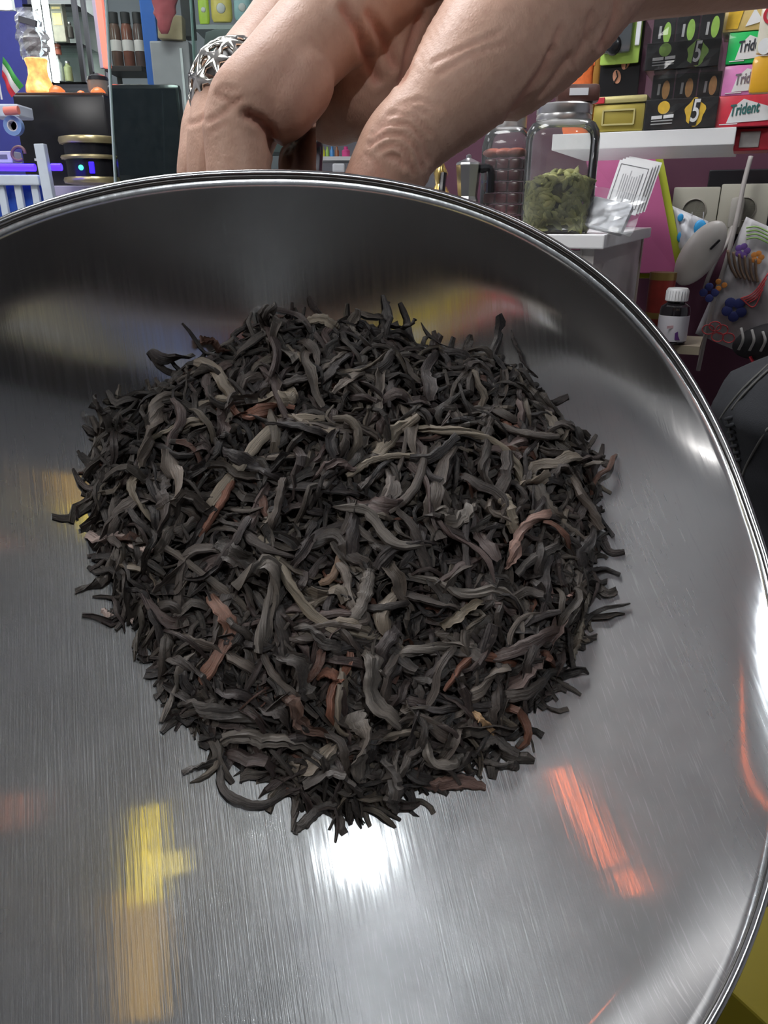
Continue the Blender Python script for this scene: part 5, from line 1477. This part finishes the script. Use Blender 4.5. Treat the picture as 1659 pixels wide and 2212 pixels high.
# clutter at the left edge
b_, w_, h_ = lbox(-30, 224, 40, 252, 1.95, .08)
o = MB().box((0, 0, h_ / 2), (w_, .08, h_), bev=.004).build('white_ledge', m_rw, loc=b_); tag(o, 'white ledge end below the little flag', 'ledge')
p = at(30, 272, 1.92)
t = thing('tape_roll', 'pale blue tape roll hanging under the white ledge', 'tape', p)
MB().lathe([(.012, -.008), (.021, -.008), (.021, .008), (.012, .008), (.012, -.008)], 24, R=Matrix.Rotation(PI / 2, 3, 'X')).build('roll', M('tape_blue', (.20, .32, .55), .4), t, smooth=True)
MB().lathe([(.010, -.0082), (.012, -.0082), (.012, .0082), (.010, .0082), (.010, -.0082)], 24, R=Matrix.Rotation(PI / 2, 3, 'X')).build('core', m_offw, t, smooth=True)
b_, w_, h_ = lbox(-25, 326, 26, 352, 1.85, .05)
t = thing('white_carton', 'small white carton above the blue tube', 'carton', b_); MB().box((0, 0, h_ / 2), (w_, .05, h_), bev=.002).build('box', m_offw, t); MB().box((w_ * .1, -.0252, h_ * .5), (w_ * .4, .0006, h_ * .4)).build('print', m_ink, t)
P_ = [at(40 + 14 * math.cos(a), 332 + 15 * math.sin(a), 1.83) for a in [2 * PI * q / 14 * .86 + .9 for q in range(15)]]
o = MB().tube([q - P_[0] for q in catmull(P_, 40)], .0035, 8).build('cable_loop', M('cable_copper', (.20, .10, .10), .4), loc=P_[0], smooth='all'); tag(o, 'loop of dark copper coloured cable beside the white carton', 'cable')
t = at(10, 240, 1.9)
o = MB().tube([Vector((0, 0, 0)), at(40, 238, 1.9) - t], .009, 12).build('coral_tube', M('coral_plain', (.85, .25, .18), .4), loc=t, smooth=True); tag(o, 'coral pink tube resting on the white ledge', 'tube')
# glass partition
GY = 1.72
m_edge = M('glass_edge', (.42, .50, .52), .2, coat=.5)
for i, (x0, x1, xe0, xe1) in enumerate(((229, 412, 226, 249), (412, 640, 409, 424))):
    p_t0, p_b0 = at(x0, -40, GY), at(xe1 if i == 0 else 430, 440, GY)
    A_, B_ = at(xe0, -40, GY + .02 * i), at(xe1 + 2 if i == 0 else 437, 440, GY + .02 * i); C_ = at(x1, -40, GY + .02 * i)
    t = thing('glass_partition', ['upright glass pane with pale edge before the dark screen', 'second glass pane behind the ring and index finger'][i], 'glass', Vector((A_.x, GY + .02 * i, B_.z)))
    H_ = A_.z - B_.z; W_ = C_.x - A_.x
    MB().add([(0, 0, H_), (B_.x - A_.x, 0, 0), (W_, 0, 0), (W_, 0, H_), (0, .006, H_), (B_.x - A_.x, .006, 0), (W_, .006, 0), (W_, .006, H_)], [(0, 1, 2, 3), (7, 6, 5, 4), (0, 4, 5, 1), (2, 6, 7, 3)]).build('pane', m_glass, t)
    MB().tube([(0, .003, H_), (B_.x - A_.x, .003, 0)], .0034 if i == 0 else .0030, 6).build('polished_edge', m_edge, t)
# dark screen, grey panel, blue column, jars, bag behind the glass
b_, w_, h_ = lbox(241, 182, 396, 402, 1.92, .03); b_.z = lz + .0005; h_ = at(318, 180, 1.92).z - b_.z
t = thing('dark_screen', 'dark glossy screen with rounded corners behind the glass pane', 'screen', b_)
MB().box((0, 0, h_ / 2), (w_, .03, h_), bev=.012).build('housing', M('screen_black', (.012, .016, .020), .16, coat=.5, var=.4), t, smooth=True)
MB().box((-.0, -.0155, h_ * .52), (w_ * .9, .001, h_ * .86)).build('glass', M('screen_glass', (.010, .016, .022), .05), t)
b_, w_, h_ = lbox(338, 88, 420, 402, 2.2, .05); b_.z = lz + .0005; h_ = at(380, 88, 2.2).z - b_.z
t = thing('grey_panel', 'grey metal cabinet back standing behind the dark screen', 'panel', b_)
MB().box((0, 0, h_ / 2), (w_, .05, h_), bev=.004).build('sheet', M('panel_grey', (.36, .34, .36), .45), t); MB().box((w_ * .3, -.027, h_ / 2), (.006, .006, h_ * .9)).build('rib', m_alu, t)
b_, w_, h_ = lbox(306, -60, 338, 185, 2.3, .05)
o = MB().box((0, 0, h_ / 2), (w_, .05, h_), bev=.004).build('blue_column', M('column_blue', (.02, .12, .48), .4), loc=b_); tag(o, 'bright blue upright column behind the glass pane', 'column')
b_, w_, h_ = lbox(226, 142, 306, 154, 2.45, .12); jz = b_.z + h_ + .0005
t = thing('dark_shelf', 'dark shelf with brown jars behind the glass pane', 'shelf', b_)
MB().box((0, 0, h_ / 2), (w_, .12, h_), bev=.001).build('board', m_blackm, t)
for q in (-1, 1): MB().box((q * w_ * .45, .05, -b_.z / 2), (.012, .012, b_.z)).build('upright', m_blackm, t)
for i, (x0, x1, c, lb_) in enumerate(((228, 252, (.10, .06, .045), 'left brown jar with pale label on the dark shelf'), (254, 278, (.16, .06, .04), 'middle red brown jar on the dark shelf'), (280, 302, (.08, .055, .05), 'right dark jar on the dark shelf'))):
    b_, w_, h_ = lbox(x0, 20, x1, 142, 2.45, .0); b_.z = jz; b_.y += .04
    t = thing('brown_jar', lb_, 'jar', b_, 0, 'brown jars on the dark shelf')
    MB().lathe([(w_ * .46, 0), (w_ * .5, .006), (w_ * .5, h_ * .7), (w_ * .38, h_ * .8)], 22).build('body', M(f'jar_brown_{i}', c, .2, vscale=50, var=.4), t, smooth=True)
    MB().lathe([(w_ * .42, h_ * .8), (w_ * .42, h_), (.0001, h_)], 22).build('lid', m_blackm, t, smooth=True)
    MB().lathe([(w_ * .508, h_ * .3), (w_ * .508, h_ * .5)], 22).build('label', m_offw, t, smooth=True)
b_, w_, h_ = lbox(326, -20, 386, 70, 2.12, .03)
t = thing('red_bag', 'crumpled translucent red bag hanging by the blue column', 'bag', b_); f_ = MB()
for i in range(11):
    for j in range(14):
        a = 2 * PI * j / 14; rr = w_ * .5 * (.25 + .75 * (i / 10) ** .7) * (1 + rs_.normal() * .1); f_.v.append((math.cos(a) * rr - w_ * .15 * (1 - i / 10), math.sin(a) * rr * .4, h_ * i / 10))
for i in range(10):
    for j in range(14): q = (j + 1) % 14; f_.f.append((i * 14 + j, i * 14 + q, (i + 1) * 14 + q, (i + 1) * 14 + j))
f_.f.append(tuple(range(14))[::-1]); f_.build('film', M('red_film', (.55, .12, .14), .3, vscale=40, var=.4), t, smooth='all')
b_, w_, h_ = lbox(340, 34, 394, 90, 2.19, .04); b_.z = at(380, 88, 2.2).z + .0005
o = MB().box((0, 0, h_ / 2), (w_, .04, h_ * .95), Matrix.Rotation(.06, 3, 'Y'), bev=.004).build('beige_parcel', M('parcel_beige', (.55, .44, .26), .5, vscale=40, var=.3), loc=b_, smooth=True); tag(o, 'beige parcel lying on the grey panel below the red bag', 'parcel')
b_, w_, h_ = lbox(390, -40, 412, 80, 2.3, .05)
o = MB().box((0, 0, h_ / 2), (w_, .05, h_), bev=.003).build('black_column', m_blackm, loc=b_); tag(o, 'narrow black upright beside the beige parcel', 'column')
# goods behind the second pane
for (x0, y0, x1, y1, c, lb_) in ((424, -20, 448, 48, (.45, .62, .05), 'lime green bag at the left end of the far row'), (452, -20, 498, 44, (.72, .56, .12), 'yellow bag with pale badge in the far row'), (502, -20, 540, 40, (.32, .50, .52), 'pale teal bag in the far row'), (545, -20, 600, 30, (.45, .55, .50), 'grey green bag at the right of the far row')):
    b_, w_, h_ = lbox(x0, y0, x1, y1, 2.75, .05)
    t = thing('snack_bag', lb_, 'bag', b_, 0, 'bags in the far row')
    MB().lathe([(w_ * .42, 0), (w_ * .5, h_ * .15), (w_ * .5, h_ * .6), (w_ * .46, h_)], 20, sy=.35).build('pouch', M('far_' + str(x0), c, .3, vscale=40, var=.3), t, smooth=True)
    MB().ball((0, -w_ * .17, h_ * .45), w_ * .22, 12, 6, sc=(1, .2, 1)).build('badge', m_offw, t, smooth='all')
b_, w_, h_ = lbox(420, 52, 620, 62, 2.75, .2)
b2_ = lbox(418, 44, 660, 58, 2.72, .2)
o = MB().box((0, 0, 0), (b2_[1], .2, .012)).build('far_shelf', M('far_shelf_grey', (.30, .34, .33), .5), loc=b2_[0]); tag(o, 'grey shelf holding the far row of bags', 'shelf')
b_, w_, h_ = lbox(428, 40, 620, 330, 2.3, .25)
t = thing('padded_chair_back', 'dark grey green padded chair back behind the second glass pane', 'chair', b_)
MB().box((0, 0, h_ / 2), (w_, .08, h_), bev=.04).build('cushion', M('pad_grey', (.10, .125, .12), .6), t, smooth=True); MB().box((0, .05, h_ / 2), (w_ * .9, .02, h_ * .9), bev=.008).build('shell', m_blackm, t)
# far shelf glimpsed between palm and thumb
fz = at(725, 342, 2.8)
t = thing('far_shelf_unit', 'white far shelf unit glimpsed between palm and thumb', 'shelf', (fz.x, fz.y, 0))
MB().box((0, .08, fz.z), (.34, .16, .012)).build('shelf_board', m_white, t)
lowz = at(725, 373, 2.8).z - .006
MB().box((0, .08, lowz), (.34, .16, .012)).build('shelf_board', m_white, t)
for q in (-1, 1): MB().box((q * .175, .08, fz.z * .5 + .05), (.012, .16, fz.z + .1)).build('upright', m_white, t)
for i, (x0, x1, c, nm) in enumerate(((692, 702, (.75, .70, .06), 'yellow'), (703, 711, (.35, .55, .10), 'green'), (712, 722, (.08, .30, .65), 'blue'), (723, 732, (.35, .14, .06), 'brown'), (738, 756, (.80, .10, .32), 'pink'))):
    b_, w_, h_ = lbox(x0, 318, x1, 340, 2.82, .02); b_.z = fz.z + .0065
    t = thing('small_bottle', f'tiny {nm} bottle on the far white shelf', 'bottle', b_, 0, 'tiny bottles on the far shelf')
    MB().lathe([(w_ * .48, 0), (w_ * .5, h_ * .6), (w_ * .25, h_ * .75), (w_ * .25, h_), (.0001, h_)], 12).build('body', M('tiny_' + nm, c, .35), t, smooth=True)
b_, w_, h_ = lbox(718, 352, 745, 372, 2.8, .05); b_.z = lowz + .0065
o = MB().box((0, 0, h_ / 2), (w_, .05, h_), bev=.006).build('white_package', m_pk, loc=b_); tag(o, 'small white package under the far white shelf', 'package')

# ------------------------------------------------------------------ goods and neon overhead that the pan mirrors
m_on = M('neon_orange', (1, .15, .04), .4, emit=8.0, ecol=(1, .17, .03), var=0)
NZ_ = 2.15
for (qa, qb, lb_) in (((1203, 1662), (1327, 1868), 'long orange neon tube mirrored as a streak on the pan'), ((1341, 1882), (1384, 1930), 'short orange neon tube mirrored next to the long one')):
    P_ = []; W_ = []
    for i in range(9):
        x, y = qa[0] + (qb[0] - qa[0]) * i / 8, qa[1] + (qb[1] - qa[1]) * i / 8
        p = mirror(x, y, NZ_); e0_, e1_ = mirror(x - 9, y + 5, NZ_), mirror(x + 9, y - 5, NZ_)
        if p and e0_ and e1_: P_.append(p); W_.append((e1_ - e0_).length / 2)
    A_, B_ = P_[0], P_[-1]; rad_ = .24 * sorted(W_)[4]
    t = thing('orange_neon_tube', lb_, 'lamp', A_); MB().tube([q - A_ for q in catmull(P_, 24)], rad_, 10).build('tube', m_on, t, smooth='all')
    for q in (.06, .94): p = P_[0 if q < .5 else -1] - A_; MB().tube([p + Vector((0, 0, .001)), p + Vector((0, 0, CEIL - A_.z))], .0008, 6).build('hanger', m_alu, t)
random.seed(3)
def mirrored_sheet(name, label, cat, quad, z, mat, th=.005):
    P_ = [mirror(x, y, z) for x, y in quad]
    if any(p is None for p in P_): return
    b_ = sum(P_, Vector()) / 4; t = thing(name, label, cat, b_)
    vs_ = [p - b_ for p in P_] + [p - b_ + Vector((0, 0, th)) for p in P_]
    MB().add(vs_, [(0, 1, 2, 3), (7, 6, 5, 4), (0, 4, 5, 1), (1, 5, 6, 2), (2, 6, 7, 3), (3, 7, 4, 0)]).build('sheet', mat, t)
    MB().tube([(0, 0, th), (0, 0, CEIL - z)], .0012, 6).build('string', m_alu, t)


m_hy = M('lit_sign_yellow', (.95, .78, .02), .4, vscale=60, var=.3, emit=1.1, ecol=(1, .74, .02)); m_ham = M('lit_banner_amber', (.80, .55, .20), .5, vscale=20, var=.2, emit=.30, ecol=(1, .62, .18))
mirrored_sheet('hanging_sign', 'backlit yellow sign hanging overhead, mirrored low on the pan', 'sign', [(308, 1745), (332, 1745), (338, 1830), (298, 1830)], 2.05, m_hy)
mirrored_sheet('hanging_sign', 'second yellow sign hanging overhead below the bright one in the mirror', 'sign', [(297, 1838), (338, 1838), (335, 1950), (300, 1950)], 2.05, m_hy)
mirrored_sheet('hanging_sign', 'small yellow sign to the side overhead, mirrored on the pan', 'sign', [(366, 1848), (378, 1840), (395, 1885), (374, 1890)], 2.05, m_hy)
mirrored_sheet('hanging_sign', 'long amber banner hanging overhead, mirrored at the bottom of the pan', 'sign', [(255, 1925), (350, 1960), (352, 2205), (262, 2205)], 2.2, m_ham)
mirrored_sheet('hanging_sign', 'rust orange sign overhead, mirrored at the left edge of the pan', 'sign', [(2, 1722), (45, 1725), (30, 1790), (2, 1800)], 2.05, M('lit_sign_rust', (.75, .28, .14), .5, emit=.3, ecol=(.9, .3, .15)))
# shelf of cartons behind the camera, mirrored low in the back wall of the pan
o = MB().box((.55, -1.58, 1.72), (1.5, .22, .03)).build('rear_shelf', m_tan); tag(o, 'wooden shelf behind the camera, mirrored in the pan wall', 'shelf')
for i, (x, c, nm, h_) in enumerate(((.0, (.7, .68, .62), 'white', .26), (.2, (.75, .10, .08), 'red', .2), (.38, (.85, .65, .05), 'yellow', .24), (.62, (.70, .20, .10), 'orange', .2), (.85, (.35, .42, .70), 'blue', .34), (1.08, (.80, .72, .45), 'cream', .28))):
    t = thing('carton', nm + ' carton on the shelf behind the camera', 'carton', (x, -1.58, 1.7355)); MB().box((0, 0, h_ / 2), (.15, .14, h_), bev=.003).build('box', M('rear_' + nm, c, .4), t); MB().box((0, .0705, h_ * .6), (.1, .001, h_ * .25)).build('print', m_pk, t)
